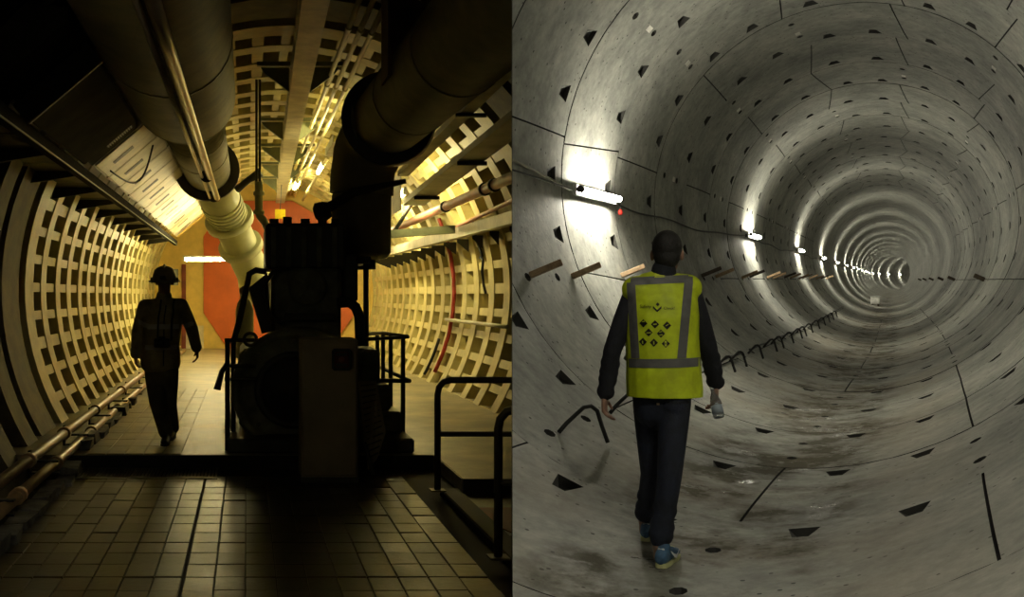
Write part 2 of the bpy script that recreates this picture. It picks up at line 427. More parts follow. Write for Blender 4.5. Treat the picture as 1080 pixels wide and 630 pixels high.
for k in range(NEAR_END, 60):
    mb = MB(); ring_mesh(k, mb); build(mb, 'concrete_ring', [M['concrete'], M['joint']], wall_r)
mb = MB()
for k in range(60, int((322 - D0) / W)): ring_mesh(k, mb)
tag(build(mb, 'distant_rings', [M['concrete'], M['joint']], wall_r), kind='stuff')

# ---- lamps on the left side of the bore, one every six rings
ORD = ['first', 'second', 'third', 'fourth', 'fifth', 'sixth', 'seventh', 'eighth', 'ninth', 'tenth', 'eleventh', 'twelfth', 'thirteenth', 'fourteenth', 'fifteenth', 'sixteenth', 'seventeenth', 'eighteenth', 'nineteenth', 'twentieth', 'twenty-first', 'twenty-second', 'twenty-third', 'twenty-fourth']
LA = 182.3
for i in range(-1, 22):
    kc = 2.46 + 6 * i if i >= 0 else -2.13
    if D0 + kc * W > 318: break
    c, r, u, f = axis_frame(D0 + kc * W); w = math.radians(LA if i >= 0 else 50); n = -(math.cos(w) * r + math.sin(w) * u); up = np.cross(f, n); up = up if up[2] > 0 else -up
    c = c + RT * (-n); Lh = .80
    fn = lambda x, y, z: c + f * x + n * y + up * z
    lab = 'fluorescent tube lamp high on the right shoulder of the bore above the camera' if i < 0 else 'long bright fluorescent tube lamp on the tunnel wall left of the worker in the vest' if i == 0 else f'{ORD[i]} fluorescent tube lamp from the front along the concrete tunnel wall'
    t = thing('fluorescent_lamp', fn(0, 0, -.06), lab, 'lamp', 'fluorescent lamps along the concrete tunnel')
    hb = MB(); hb.cbox(-Lh, Lh, .06, .10, -.06, .06, .01, fn); build(hb, 'housing', M['housing'], t)
    for sx in (-.55, .55):
        bb = MB(); bb.box(sx - .03, sx + .03, -.02, .065, -.03, .03, fn); build(bb, 'bracket', M['steel_dark'], t)
    tb = MB(); tb.tube([fn(-Lh + .06, .145, 0), fn(Lh - .06, .145, 0)], .034, 12); build(tb, 'tube', M['lamp_r'], t)
    for sx in (-1, 1):
        eb = MB(); eb.tube([fn(sx * (Lh - .06), .145, 0), fn(sx * (Lh + .01), .145, 0)], .04, 10); build(eb, 'end_cap', M['cable'], t)
    # feeder cable from this lamp to the next, sagging on the lining
    if 0 <= i < 7:
        pts = []
        for q in np.linspace(kc + .40, kc + 6 - .40, 26):
            v = (q - kc - .4) / 5.2; pts.append(RP(q, LA + .2 + 2.6 * math.sin(PI * v) + .9 * math.sin(5 * PI * v) * (1 - v), -.03))
        cb = MB(); cb.tube(pts, .012, 6); tag(build(cb, 'lamp_cable', M['cable']), f'black cable sagging along the wall after the {ORD[i]} tube lamp of the concrete tunnel', 'cable', 'lamp cables of the concrete tunnel')
for j, (a, rr) in enumerate(((178.6, .013), (181.2, .010))):
    pts = [RP(q, a + (LA - a) * max(0, (q - 1.0) / 1.06) ** 1.5, -.03 - .03 * j) for q in np.linspace(.7, 2.06, 12)]
    cb = MB(); cb.tube(pts, rr, 6)
    tag(build(cb, 'lamp_cable', M['tray' if j == 0 else 'cable'], clip=1), ['pale cable leading into the near end of the first tube lamp', 'black cable just below the pale one at the first tube lamp'][j], 'cable', 'lamp cables of the concrete tunnel')
# small red lamp hanging at the end of the first tube
p = RP(2.93, 184.2, -.09)
t = thing('warning_lamp', p - np.array([0, 0, .10]), 'small red lamp hanging below the far end of the first tube', 'lamp')
b = MB(); b.disc_ring(p - np.array([0, 0, .10]), (0, 0, 1), [(.001, 0), (.03, .012), (.034, .05), (.02, .075), (.001, .08)], 14); build(b, 'lens', M['red_plastic'], t)
b = MB(); b.tube([p - np.array([0, 0, .03]), p + np.array([0, 0, .10])], .008, 6); build(b, 'cord', M['cable'], t)

# ---- timber wedges: radial stubs at the 204 degree station on the left, 335 on the right
wl = [(1.24, 203.6, .32, 'wood'), (1.83, 203.8, .32, 'wood'), (2.75, 203.4, .3, 'wood')] + [(k, 203.3 + .3 * ((i % 3) - 1), .34, 'wood' if i % 3 else 'wood_dark') for i, k in enumerate([5.15, 5.75, 7.2, 7.75, 9.2, 9.8, 11.2, 12.0, 13.4, 14.2, 15.6, 17.2, 18.8, 20.4])]
for i, (k, a, ln, mm) in enumerate(wl):
    c, r, u, f = axis_frame(D0 + k * W); w = math.radians(a); n = -(math.cos(w) * r + math.sin(w) * u); c = c + RT * (-n); v = np.cross(f, n)
    n2 = n + f * .35; n2 /= np.linalg.norm(n2); f2 = np.cross(v, n2)
    fn = lambda x, y, z: c + f2 * x + n2 * y + v * z
    b = MB(); b.cbox(-.045, .045, -.01, ln, -.028, .028, .006, fn)
    lab = ['timber wedge sticking out of the wall, nearest to the left edge of the concrete tunnel', 'timber wedge sticking out of the wall just left of the vest', 'timber wedge half hidden behind the collar of the worker in the vest'][i] if i < 3 else f'{ORD[i]} timber wedge from the front along the lamp-side wall'
    tag(build(b, 'timber_wedge', M[mm]), lab, 'timber wedge', 'timber wedges in the lamp-side wall')
for i, k in enumerate([9.4, 15.4, 19.5, 25, 31, 37]):
    c, r, u, f = axis_frame(D0 + k * W); w = math.radians(334.8); n = -(math.cos(w) * r + math.sin(w) * u); c = c + RT * (-n); v = np.cross(f, n)
    fn = lambda x, y, z: c + f * x + n * y + v * z
    b = MB(); b.cbox(-.06 - .02 * (i < 2), .06, -.01, .24, -.05, .05, .006, fn)
    tag(build(b, 'timber_wedge', M['wood_dark']), f'{ORD[i]} dark timber stub from the front on the right wall of the tunnel', 'timber wedge', 'timber stubs on the right wall')
# ---- bent step irons along the 237 degree station
hk = [(.26, 237.6), (.87, 237.8)] + [(k + d, 237) for k in (3, 4, 5, 6, 7, 8, 9, 10, 11, 12, 13) for d in ((.2, .65) if k in (3, 5, 7) else (.4,))]
for i, (k, a) in enumerate(hk):
    path = [(0, 0, 0), (.06, 0, .07), (.22, .3, .20), (.28, 1.0, .225), (.32, 2.2, .21), (.34, 4.2, .12), (.36, 6.2, .03)]
    hs = 1 if i < 2 else .72; pts = [RP(k + s * hs / W, a + da * hs, -dr * hs) for s, da, dr in path]
    b = MB(); b.tube(pts, .017, 8)
    lab = ['bent steel step iron standing off the lining at the lower left of the vest worker', 'bent steel step iron beside the left hand of the vest worker'][i] if i < 2 else f'{ORD[i]} bent steel step iron from the front along the lower left lining'
    tag(build(b, 'step_iron', M['steel_dark'], clip=1), lab, 'step iron', 'step irons along the lower left lining')
for i, (k0, k1) in enumerate(((1.9, 2.7), (3.1, 4.2), (4.5, 5.5), (5.9, 8.6), (8.8, 12.5), (12.8, 18))):
    b = MB(); b.tube([RP(q, 236.2, -.035 - .01 * math.sin(9 * q)) for q in np.linspace(k0, k1, 12)], .014, 6)
    tag(build(b, 'steel_rod', M['steel_dark']), f'{ORD[i]} straight steel rod from the front, lying along the step irons', 'steel rod', 'steel rods along the step irons')
# ---- small white site box far down the bore
kk = 27.5; c, r, u, f = axis_frame(D0 + kk * W)
fb = lambda x, y, z: c + r * x + f * y + u * (z - RT)
t = thing('site_box', fb(-.55, 0, .1), 'small white box standing on the invert far down the tunnel', 'box')
b = MB(); b.cbox(-.80, -.30, -.25, .3, .16, .58, .03, fb); build(b, 'body', M['white_label'], t)
b = MB(); b.cbox(-.83, -.27, -.28, .33, .58, .62, .015, fb); build(b, 'lid', M['housing'], t)
for x in (-.72, -.38):
    b = MB(); b.box(x - .05, x + .05, -.25, .35, .0, .16, fb); build(b, 'skid', M['wood_dark'], t)
# ================================================================== THE MACHINE TUNNEL (left branch of the fork)
TX = -280.0 / F; TZ = 3.0 / F
def LW(X, Y, Z): return np.array([X + Y * TX, Y, ZC + Z + Y * TZ])
def q(px, py, Y): return LW((px - 260) * Y / F, Y, (312 - py) * Y / F)
def qx(px, Y): return (px - 260) * Y / F
def qz(py, Y): return (312 - py) * Y / F
ZU, ZL = -1.52, -1.645; YS = 9.95; YE = 30.0
LCX, LCZ, LR = .5, .08, 3.15
def LA_(a, Y, dr=0.): w = math.radians(a); return LW(LCX + (LR + dr) * math.cos(w), Y, LCZ + (LR + dr) * math.sin(w))
A0, A1 = -31.5, 211.5         # arc above the floor
# shell of pans
mb = MB(); NA = 90; aa = [A0 - 4 + (A1 - A0 + 8) * i / NA for i in range(NA + 1)]; ys = [-1.5, 4] + [5 + i for i in range(26)]
mb.add([LA_(a, y, .17) for y in ys for a in aa], [(i * (NA + 1) + j, i * (NA + 1) + j + 1, (i + 1) * (NA + 1) + j + 1, (i + 1) * (NA + 1) + j) for i in range(len(ys) - 1) for j in range(NA)], 0, True)
mb.m = [1 if sum(mb.v[i][1] for i in f) / 4 < 12.9 else 0 for f in mb.f]  # near pans take the brown whose darkness also stands for dimmer light
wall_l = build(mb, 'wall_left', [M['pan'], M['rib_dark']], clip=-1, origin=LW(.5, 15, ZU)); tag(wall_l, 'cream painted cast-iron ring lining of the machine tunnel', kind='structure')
def arc_rib(y0, y1, a0, a1, r0, r1, n):
    b = MB(); vs = []
    for i in range(n + 1):
        a = a0 + (a1 - a0) * i / n
        vs += [LA_(a, y0, r0), LA_(a, y1, r0), LA_(a, y1, r1), LA_(a, y0, r1)]
    fs = [(4 * i + j, 4 * i + (j + 1) % 4, 4 * i + 4 + (j + 1) % 4, 4 * i + 4 + j) for i in range(n) for j in range(4)] + [(3, 2, 1, 0), (4 * n, 4 * n + 1, 4 * n + 2, 4 * n + 3)]
    return b.add(vs, fs)
RS = .96
ribs = [30 - .06 - i * RS for i in range(24)]
for i, y in enumerate(ribs):
    th = .17 if y > 13 else .42 if i == 19 else .24
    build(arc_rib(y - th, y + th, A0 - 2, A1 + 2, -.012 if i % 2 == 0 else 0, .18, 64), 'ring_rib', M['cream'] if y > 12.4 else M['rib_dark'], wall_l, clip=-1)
NS = 38
for j in range(NS + 1):
    a = A0 + (A1 - A0) * j / NS; da = 1.05 if j % 5 else 1.35
    build(arc_rib(12.6, YE, a - da, a + da, .012, .18, 1), 'longitudinal_flange', M['cream'], wall_l, clip=-1)
# small bolts pads in the pans make the corners look rounded: gusset webs at mid bay
# end bulkhead
mb = MB(); n = 60; vs = [LW(LCX, YE - .02, LCZ)] + [LA_(360 * i / n, YE - .02, .2) for i in range(n)] + [LW(LCX, YE + .2, LCZ)] + [LA_(360 * i / n, YE + .2, .2) for i in range(n)]
mb.add(vs, [(0, 1 + i, 1 + (i + 1) % n) for i in range(n)] + [(n + 1, n + 2 + (i + 1) % n, n + 2 + i) for i in range(n)] + [(1 + i, n + 2 + i, n + 2 + (i + 1) % n, 1 + (i + 1) % n) for i in range(n)])
wall_e = build(mb, 'wall_end', M['yellow_wall']); tag(wall_e, 'yellow bulkhead wall closing the machine tunnel', kind='structure')
po = [(-1.23, -.5), (-.55, -1.52), (2.4, -1.52), (3.12, -.5), (3.05, 1.1), (2.3, 2.15), (1.3, 2.72), (-.1, 2.72), (-.85, 2.3), (-1.23, 1.7)]
mb = MB(); mb.prism(po, (YE - .10, YE - .02), lambda a, b, t: LW(a, t, b)); build(mb, 'orange_panel', M['orange'], wall_e)
mb = MB(); mb.box(-1.86, -1.74, YE - .12, YE - .02, ZU, .9, LW); build(mb, 'red_strip', M['pit_red'], wall_e)
mb = MB(); mb.box(-1.74, -1.23, YE - .06, YE - .02, ZU, -.86, LW); build(mb, 'lower_panel', M['panel'], wall_e)

# dividing wall where the two bores part: a thin wedge standing in the fork
mb = MB(); y0, y1 = 3.2, 15.2
mb.prism([(0, y0), (.0028, y1), (-.0028, y1)], (-.4, 5.4), lambda a, b, t: (a, b, t))
tag(build(mb, 'wall_divider', M['divider']), 'thin dark dividing wall between the two tunnels', kind='structure')

# ---- floors
# lower floor slab
mb = MB(); mb.box(-2.6, 4.5, -1.5, YS + .3, ZL - .25, ZL - .014, LW)
floor = build(mb, 'floor', M['grout'], clip=-1, origin=LW(0, 7, ZL)); tag(floor, 'tiled lower floor of the machine tunnel', kind='structure')
tw = .178; rows = []
y = 4.4; i = 0
while y < 9.30:
    d = .285; rows.append((y, y + d - (.016 if i % 3 == 2 else .006))); y += d; i += 1
tiles = []
for ri, (ya, yb) in enumerate(rows):
    for ci in range(-7, 11):
        xa = -.36 + ci * tw; xb = xa + tw - .005
        if ci == -1: xb -= .014
        if xb > 1.55: continue
        c = LW((xa + xb) / 2, (ya + yb) / 2, ZL); 
        if c[0] > .2: continue
        pxx = 540 + F * c[0] / c[1]; pyy = 315 - F * (c[2] - ZC) / c[1]
        if pxx < -40 or pyy > 668: continue
        tiles.append((c[1], xa, xb, ya, yb))
tiles.sort(key=lambda t: t[0])
rest = MB()
for n_, (_, xa, xb, ya, yb) in enumerate(tiles):
    dz = rng.uniform(-.003, .003); tl = rng.uniform(-.002, .002)
    b = MB() if n_ < 300 else rest
    fn = lambda x, yv, z: LW(x, yv, z + tl * (x - xa) / tw)
    b.cbox(xa, xb, ya, yb, ZL - .02, ZL + dz - .002, .004, fn)
    if n_ < 300: build(b, 'floor_tile', M['tile' if rng.random() < .6 else 'tile_b'], floor, clip=-1)
if rest.v: tag(build(rest, 'floor_tiles_far', M['tile'], floor, clip=-1), kind='stuff')
# concrete strip by the far right of the lower floor with the open pit edge
mb = MB(); mb.cbox(1.60, 1.76, 4.4, 8.64, ZL - .02, ZL + .05, .012, LW); build(mb, 'pit_kerb', M['riser'], floor, clip=-1)
for a, bb in ((4.4, 6.05), (6.08, 7.05), (7.08, 7.9), (7.93, 8.62)):
    mb = MB(); mb.cbox(1.78, 3.5, a, bb, ZL - .02, ZL + .012, .008, LW); build(mb, 'floor_slab', M['tile_b'], floor, clip=-1)
mb = MB(); mb.cbox(1.86, 2.6, 7.05, 8.0, ZL + .013, ZL + .02, .002, lambda x, yv, z: LW(x + (yv - 7) * -.25, yv, z)); build(mb, 'red_cover', M['pit_red'], floor, clip=-1)
# upper floor
mb = MB(); mb.prism([(-2.6, YS), (1.80, YS), (1.80, 8.66), (3.9, 8.66), (3.9, YE), (-2.6, YE)], (ZU - .35, ZU), lambda a, b, t: LW(a, b, t))
floor_u = build(mb, 'floor_upper', M['floor_c'], clip=-1, origin=LW(0, 15, ZU)); tag(floor_u, 'raised concrete floor behind the step of the machine tunnel', kind='structure')
mb = MB(); mb.box(-1.75, 1.78, YS - .012, YS - .001, ZL - .01, ZU - .006, LW); build(mb, 'step_riser', M['riser'], floor_u)
mb = MB(); mb.box(1.788, 1.799, 8.665, YS - .02, ZL, ZU - .004, LW); build(mb, 'step_riser', M['tray'], floor_u)
mb = MB(); mb.box(1.80, 3.9, 8.648, 8.659, ZL, ZU - .004, LW); build(mb, 'step_riser', M['riser'], floor_u, clip=-1)
# tiled walkway on the raised floor (tiles laid as strips where they can still be told apart)
k_ = 0
for ri in range(14):
    ya = YS + .03 + ri * .5
    for ci in range(5):
        xa = -1.52 + ci * .18
        mb = MB(); mb.cbox(xa, xa + .172, ya, ya + .49, ZU - .01, ZU + .008 + rng.uniform(-.001, .001), .003, LW)
        build(mb, 'walkway_tile', M['floor_c'], floor_u)
# floor grating strip in front of the step
gr = thing('floor_grating', LW(-.9, 9.65, ZL), 'ribbed metal grating strip in the floor in front of the step', 'grating')
mb = MB(); mb.box(-1.62, -.26, 9.36, 9.40, ZL - .02, ZL + .006, LW); mb.box(-1.62, -.26, 9.88, 9.92, ZL - .02, ZL + .006, LW); build(mb, 'frame', M['tile_b'], gr)
mb = MB()
for i in range(42): mb.box(-1.60 + i * .032, -1.60 + i * .032 + .016, 9.40, 9.88, ZL - .02, ZL + .004, LW)
tag(build(mb, 'bars', M['tile_b'], gr), kind='stuff')
# rough kerb blocks along the left side
for i in range(22):
    ya = 5.6 + i * .42; zz = ZL if ya < YS - .3 else ZU
    if YS - .3 <= ya < YS: continue
    mb = MB(); h = rng.uniform(.05, .12); w_ = rng.uniform(.13, .2)
    x0 = -1.62 - w_ / 2 + rng.uniform(-.02, .02); p8 = []
    for z in (zz - .02, zz + h):
        for (a, bb) in ((x0, ya), (x0 + w_, ya + rng.uniform(0, .05)), (x0 + w_ * rng.uniform(.8, 1), ya + .37), (x0, ya + .4)): p8.append(LW(a + rng.uniform(-.02, .02), bb, z + (rng.uniform(-.03, .0) if z > zz else 0)))
    mb.hexa(p8); build(mb, 'kerb_block', M['stone'], floor if zz == ZL else floor_u)

# ---- pipes low on the left wall
def run_pipe(name, X, Z, r, ya, yb, mt, label, cat='pipe', group=None, collars=(), X2=None, Z2=None, cl=0, crad=1.35, n=12):
    X2 = X if X2 is None else X2; Z2 = Z if Z2 is None else Z2
    P = lambda y: LW(X + (X2 - X) * (y - ya) / (yb - ya), y, Z + (Z2 - Z) * (y - ya) / (yb - ya))
    t = thing(name, P((ya + yb) / 2), label, cat, group)
    b = MB(); b.tube([P(y) for y in np.linspace(ya, yb, 6)], r, n); build(b, 'pipe_run', mt, t, clip=cl)
    for y in collars:
        b = MB(); b.tube([P(y - .05), P(y + .05)], r * crad, n); build(b, 'collar', mt, t, clip=cl)
    return t
t1 = run_pipe('wall_pipe', -1.80, -1.36, .047, 4.5, 28, M['brown_pipe'], 'upper of two brown pipes along the foot of the left wall', collars=(6.9, 8.6, 10.3, 12.4, 15))
t2 = run_pipe('wall_pipe', -1.665, -1.46, .045, 4.5, 28, M['brown_pipe'], 'lower of two brown pipes along the foot of the left wall', collars=(7.6, 9.1, 11.2, 13.5))
for i, y in enumerate((5.5, 7.2, 8.9, 10.6, 12.3, 14.0, 16, 18, 20.5, 23)):
    zf = ZL if y < YS else ZU
    b = MB(); b.box(-1.86, -1.84, y - .03, y + .03, zf, -1.32, LW); b.box(-1.85, -1.60, y - .03, y + .03, -1.42, -1.405, LW)
    b.box(-1.85, -1.60, y - .03, y + .03, -1.515 if zf == ZU else -1.52, -1.505, LW)
    build(b, 'bracket', M['steel_dark'], t1)

# ---- shelf with cantilever arms high on the left wall
sh = thing('wall_shelf', LW(-2.1, 15, 1.3), 'long dark cable shelf on cantilever arms high on the left wall', 'shelf')
b = MB(); b.box(-1.87, -1.79, 5, 27, 1.30, 1.42, LW); build(b, 'edge_beam', M['matt_black'], sh)
b = MB(); b.box(-1.792, -1.780, 5, 27, 1.298, 1.312, LW); build(b, 'edge_strip', M['gusset'], sh)
for i in range(11):
    y = 5 + i * 2
    b = MB(); b.box(-2.5, -1.88, y + .02, y + 1.98, 1.40, 1.415, LW); build(b, 'shelf_plate', M['duct'], sh)
for i in range(11):
    y = 8.2 + i * 1.75
    b = MB(); b.prism([(-2.50, 1.25), (-1.87, 1.345), (-1.87, 1.395), (-2.50, 1.395)], (y - .03, y + .03), lambda a, c_, t: LW(a, t, c_)); build(b, 'arm', M['flange'], sh)
# ---- cream sloped air duct above the shelf
du = thing('air_duct', LW(-1.4, 18, 1.55), 'sloped cream sheet-metal air duct with black slots above the shelf', 'duct')
SEC = [(-1.84, 1.55), (-1.12, 2.16), (-1.14, 2.36), (-1.60, 2.2), (-1.84, 1.9)]
b = MB(); b.prism(SEC, (12.45, 27.5), lambda a, c_, t: LW(a, t, c_)); build(b, 'duct_body', M['beam'], du)
b = MB(); b.prism([(-1.84, 1.55), (-1.30, 2.007), (-1.30, 2.1), (-1.6, 2.15), (-1.84, 1.9)], (7.6, 12.45), lambda a, c_, t: LW(a, t, c_)); build(b, 'duct_end', M['matt_dark'], du)
e0 = np.array(SEC[0]); e1 = np.array(SEC[1]); nv = np.array([(e1 - e0)[1], -(e1 - e0)[0]]); nv /= np.linalg.norm(nv)
for i in range(12):
    ya = 12.5 + i * 1.22
    fn = lambda s, yv, h: LW(*(lambda p: (p[0], yv, p[1]))(e0 + (e1 - e0) * s + nv * h))
    b = MB(); b.cbox(.03, .97, ya, ya + 1.155, .0, .02, .006, fn); pnl = build(b, 'duct_panel', M['panel'], du)
    b = MB(); b.box(.22, .56, ya + .52, ya + .70, .019, .024, fn); build(b, 'slot', M['flange'], pnl)
    b = MB(); b.box(.0, 1., ya + 1.16, ya + 1.19, .0, .022, fn); build(b, 'seam_strip', M['panel'], du)
b = MB(); b.box(.03, .97, 27.2, 27.5, .0, .05, fn); build(b, 'end_flange', M['yellow_wall'], du)
# box unit below the near end of the duct
bx = thing('fan_box', LW(-1.35, 9.4, 1.45), 'big dark box unit hanging below the near end of the sloped duct', 'box')
fn = lambda s, yv, h: LW(*(lambda p: (p[0], yv, p[1]))(e0 + (e1 - e0) * s + nv * h))
b = MB(); b.cbox(-.02, .76, 8.3, 11.1, .02, .20, .02, fn); build(b, 'casing', M['matt_dark'], bx)
b = MB(); b.cbox(-.04, .78, 8.25, 8.31, .015, .22, .01, fn); build(b, 'front_flange', M['flange'], bx)
gl = thing('vent_grille', LW(-1.4, 11.7, 1.8), 'black ribbed vent grille in the dark end of the sloped duct', 'grille')
fn = lambda s, yv, h: LW(*(lambda p: (p[0], yv, p[1]))(e0 + (e1 - e0) * s + nv * h))
b = MB(); b.box(.3, .70, 11.3, 12.1, .001, .02, fn); build(b, 'backing', M['flange'], gl)
for i in range(12):
    b = MB(); b.box(.31 + i * .033, .325 + i * .033, 11.33, 12.07, .02, .035, fn); build(b, 'slat', M['dark_paint'], gl)
b = MB(); b.tube([LW(-1.72 + .50 * s, 13.2 + .75 * math.sin(PI * s) + .4 * s, 1.58 + .38 * s - .22 * math.sin(PI * s)) for s in np.linspace(0, 1, 14)], .012, 6)
tag(build(b, 'loose_cable', M['cable']), 'thin black cable looping down below the sloped duct', 'cable')

# ---- big round duct on the left of the crown
bd = thing('round_duct', LW(-.70, 14, 1.7), 'big round olive duct with black flange running along the upper left', 'duct')
DX, DZ = -.70, 2.25
def ductP(y): return LW(DX, y, DZ)
b = MB(); b.tube([ductP(y) for y in np.linspace(4, 11.6, 8)], .56, 32); build(b, 'wide_section', M['duct'], bd)
for y in (8.9,):
    b = MB(); b.tube([ductP(y - .03), ductP(y + .03)], .566, 32); build(b, 'seam_ring', M['duct'], bd)
b = MB(); b.tube([ductP(11.6), ductP(11.75), ductP(11.9), ductP(12.05), ductP(12.18), ductP(12.3)], [.56, .55, .53, .50, .46, .40], 32); build(b, 'reducer', M['duct'], bd)
b = MB(); b.tube([ductP(y) for y in (12.3, 15, 18.6)], .40, 32); build(b, 'narrow_section', M['duct'], bd)
for y in (14.0, 15.9):
    b = MB(); b.tube([ductP(y - .03), ductP(y + .03)], .406, 32); build(b, 'seam_ring', M['duct'], bd)
b = MB(); b.tube([ductP(18.5), ductP(18.75)], .56, 32); build(b, 'flange', M['flange'], bd)
# pale branch that drops from the flange towards the machine
bp_ = thing('pale_pipe', q(265, 285, 21), 'pale green flanged pipe dropping from the black flange towards the machine', 'pipe')
pp = [ductP(18.75), q(233, 212, 19.4), q(242, 232, 20.0), q(252, 255, 20.4), q(268, 290, 20.8), q(272, 318, 20.9)]
b = MB(); b.tube(pp[:3], [.36, .36, .36], 24); build(b, 'ribbed_sleeve', M['duct_pale'], bp_)
b = MB(); b.tube(pp[2:], .33, 24); build(b, 'pipe_run', M['duct_pale'], bp_)
d_ = (pp[3] - pp[2]); d_ /= np.linalg.norm(d_)
for c_, rr in ((pp[2], .46), (pp[3] + d_ * .12, .43)):
    b = MB(); b.tube([c_ - d_ * .07, c_ + d_ * .07], rr, 24); build(b, 'flange', M['duct_pale'], bp_)
for i in range(6):
    c_ = pp[1] + (pp[2] - pp[1]) * (i / 6); dd = pp[2] - pp[1]; dd /= np.linalg.norm(dd)
    b = MB(); b.tube([c_ - dd * .03, c_ + dd * .03], .378, 24); build(b, 'sleeve_rib', M['duct_pale'], bp_)
# bright bare pipe under it
bp2 = run_pipe('bare_pipe', -.53, 1.66, .047, 4.6, 17.9, M['copper'], 'shiny bare pipe running below the big round duct', collars=(17.8,), X2=-.50, Z2=1.66)
b = MB(); b.tube([LW(-.62, y, 1.655) for y in (4.6, 17.9)], .022, 8); build(b, 'thin_pipe', M['copper'], bp2)
for y in (14.6, 17.7):
    b = MB(); b.tube([LW(-.56, y - .03, 1.67), LW(-.56, y + .03, 1.67)], .085, 14); build(b, 'clamp', M['flange'], bp2)
    b = MB(); b.tube([LW(-.56, y, 1.74), LW(-.60, y, 1.95)], .02, 6); build(b, 'hanger', M['flange'], bp2)
# lever valve beside the flange
lv = thing('lever_valve', q(262, 196, 18.6), 'black lever handle beside the flange of the big round duct', 'valve')
b = MB(); b.tube([q(250, 200, 18.7), q(262, 190, 18.6), q(275, 182, 18.6)], [.07, .06, .09], 8); build(b, 'handle', M['flange'], lv)
# thin drop rods and the pale downpipe
dr = thing('drop_pipe', q(272, 240, 14.8), 'pale thin downpipe hung on dark rods from the crown', 'pipe')
for x in (270.5, 274):
    b = MB(); b.tube([q(x, 84, 14.8), q(x, 196, 14.8)], .017, 6); build(b, 'rod', M['flange'], dr)
b = MB(); b.tube([q(273, y_, 14.8) if y_ < 225 else q(x_, y_, 14.8) for x_, y_ in ((273, 192), (273, 222), (274, 228), (279, 234), (283, 243), (283, 252))], .055, 10); build(b, 'downpipe', M['duct_pale'], dr)
for y in (204, 224):
    b = MB(); b.tube([q(273, y - 2, 14.8), q(273, y + 2, 14.8)], .078, 10); build(b, 'collar', M['duct_pale'], dr)

# ---- crown beam with gusset plates
cb = thing('crown_beam', LW(.75, 18, 2.7), 'long painted hoist beam running under the crown of the machine tunnel', 'beam')
bf = lambda x, y, z: LW(.62 + (y - 9.5) * .0165 + x, y, z)
b = MB(); b.box(-.125, .125, 6, 29.5, 2.62, 2.66, bf); build(b, 'lower_flange', M['beam'], cb)
b = MB(); b.box(-.02, .02, 6, 29.5, 2.66, 2.92, bf); build(b, 'web', M['beam'], cb)
b = MB(); b.box(-.125, .125, 6, 29.5, 2.92, 2.95, bf); build(b, 'upper_flange', M['beam'], cb)
for y in (13.4, 17.6, 20.6, 23.4, 26.2):
    for s in (-1, 1):
        b = MB(); b.prism([(s * .14, 2.93), (s * .50, 2.93), (s * .46, 2.86), (s * .14, 2.40 + .22)], (y - .03, y + .03), lambda a, c_, t: bf(a, t, c_)); build(b, 'gusset', M['gusset'], cb)
    b = MB(); b.box(-.55, .55, y - .04, y + .04, 2.95, 3.0, bf); build(b, 'cross_plate', M['gusset'], cb)
# ---- conduits along the crown
for i, (x, z) in enumerate(((1.08, 2.83), (1.20, 2.80), (1.32, 2.77), (1.56, 2.66))):
    run_pipe('ceiling_conduit', x, z, .028 if i < 3 else .035, 7, 29, M['cream'], f'{ORD[i]} thin cream conduit along the crown counted from the hoist beam', 'conduit', 'conduits along the crown', collars=(11, 14, 17, 20, 23, 26))
# ---- rust red column hanging at the top
rc = thing('hanger_column', q(425, 88, 9.5), 'dark rust-red hanger column between crown and right duct', 'column')
b = MB(); b.box(-.14, .14, 9.3, 9.6, 1.95, 2.95, lambda x, y, z: LW(1.42 + x, y, z)); build(b, 'web', M['rust'], rc)
for s in (-1, 1):
    b = MB(); b.box(s * .15 - .02, s * .15 + .02, 9.22, 9.68, 1.95, 2.95, lambda x, y, z: LW(1.42 + x, y, z)); build(b, 'flange', M['rust'], rc)
# ---- right duct, elbow and silencer drum
rd = thing('exhaust_duct', q(380, 272, 12.5), 'dark lagged duct with silencer drum coming down onto the machine from the upper right', 'duct')
ra, rb = LW(1.86, 5.0, 2.05), LW(1.60, 11.7, 1.98)
b = MB(); b.tube([ra + (rb - ra) * s for s in np.linspace(0, 1, 8)], .40, 32); build(b, 'lagged_run', M['duct'], rd, clip=-1)
for s in (.52, .80):
    dd = (rb - ra) / np.linalg.norm(rb - ra); c_ = ra + (rb - ra) * s
    b = MB(); b.tube([c_ - dd * .035, c_ + dd * .035], .406, 32); build(b, 'seam_ring', M['duct'], rd, clip=-1)
dC = LW(1.38, 12.5, 0); el = []
c0 = rb; c3 = np.array([dC[0], dC[1], q(0, 205, 12.5)[2]]); c1 = c0 + np.array([0, .0, 0]) + (rb - ra) / np.linalg.norm(rb - ra) * .75; c2 = c3 + np.array([0, 0, .55])
for s in np.linspace(0, 1, 10): el.append((1 - s) ** 3 * c0 + 3 * s * (1 - s) ** 2 * c1 + 3 * s * s * (1 - s) * c2 + s ** 3 * c3)
b = MB(); b.tube(el, [.43] * 3 + [.40] * 4 + [.38] * 3, 32, side=(1, 0, .01)); build(b, 'elbow', M['duct_r'], rd)
b = MB(); b.tube([rb - np.array([0, .12, 0]), rb + np.array([0, .12, 0])], .52, 32); build(b, 'flange', M['flange'], rd)
zt = c3[2]; zb = q(0, 272, 12.5)[2]
b = MB(); b.disc_ring((dC[0], dC[1], zb), (0, 0, 1), [(.18, -.03), (.30, 0), (.35, .06), (.355, zt - zb - .03), (.345, zt - zb)], 36); build(b, 'silencer_drum', M['duct_r'], rd)
b = MB(); b.tube([(dC[0], dC[1], zb), (dC[0], dC[1], zb - .14)], .17, 20); build(b, 'outlet_neck', M['flange'], rd)
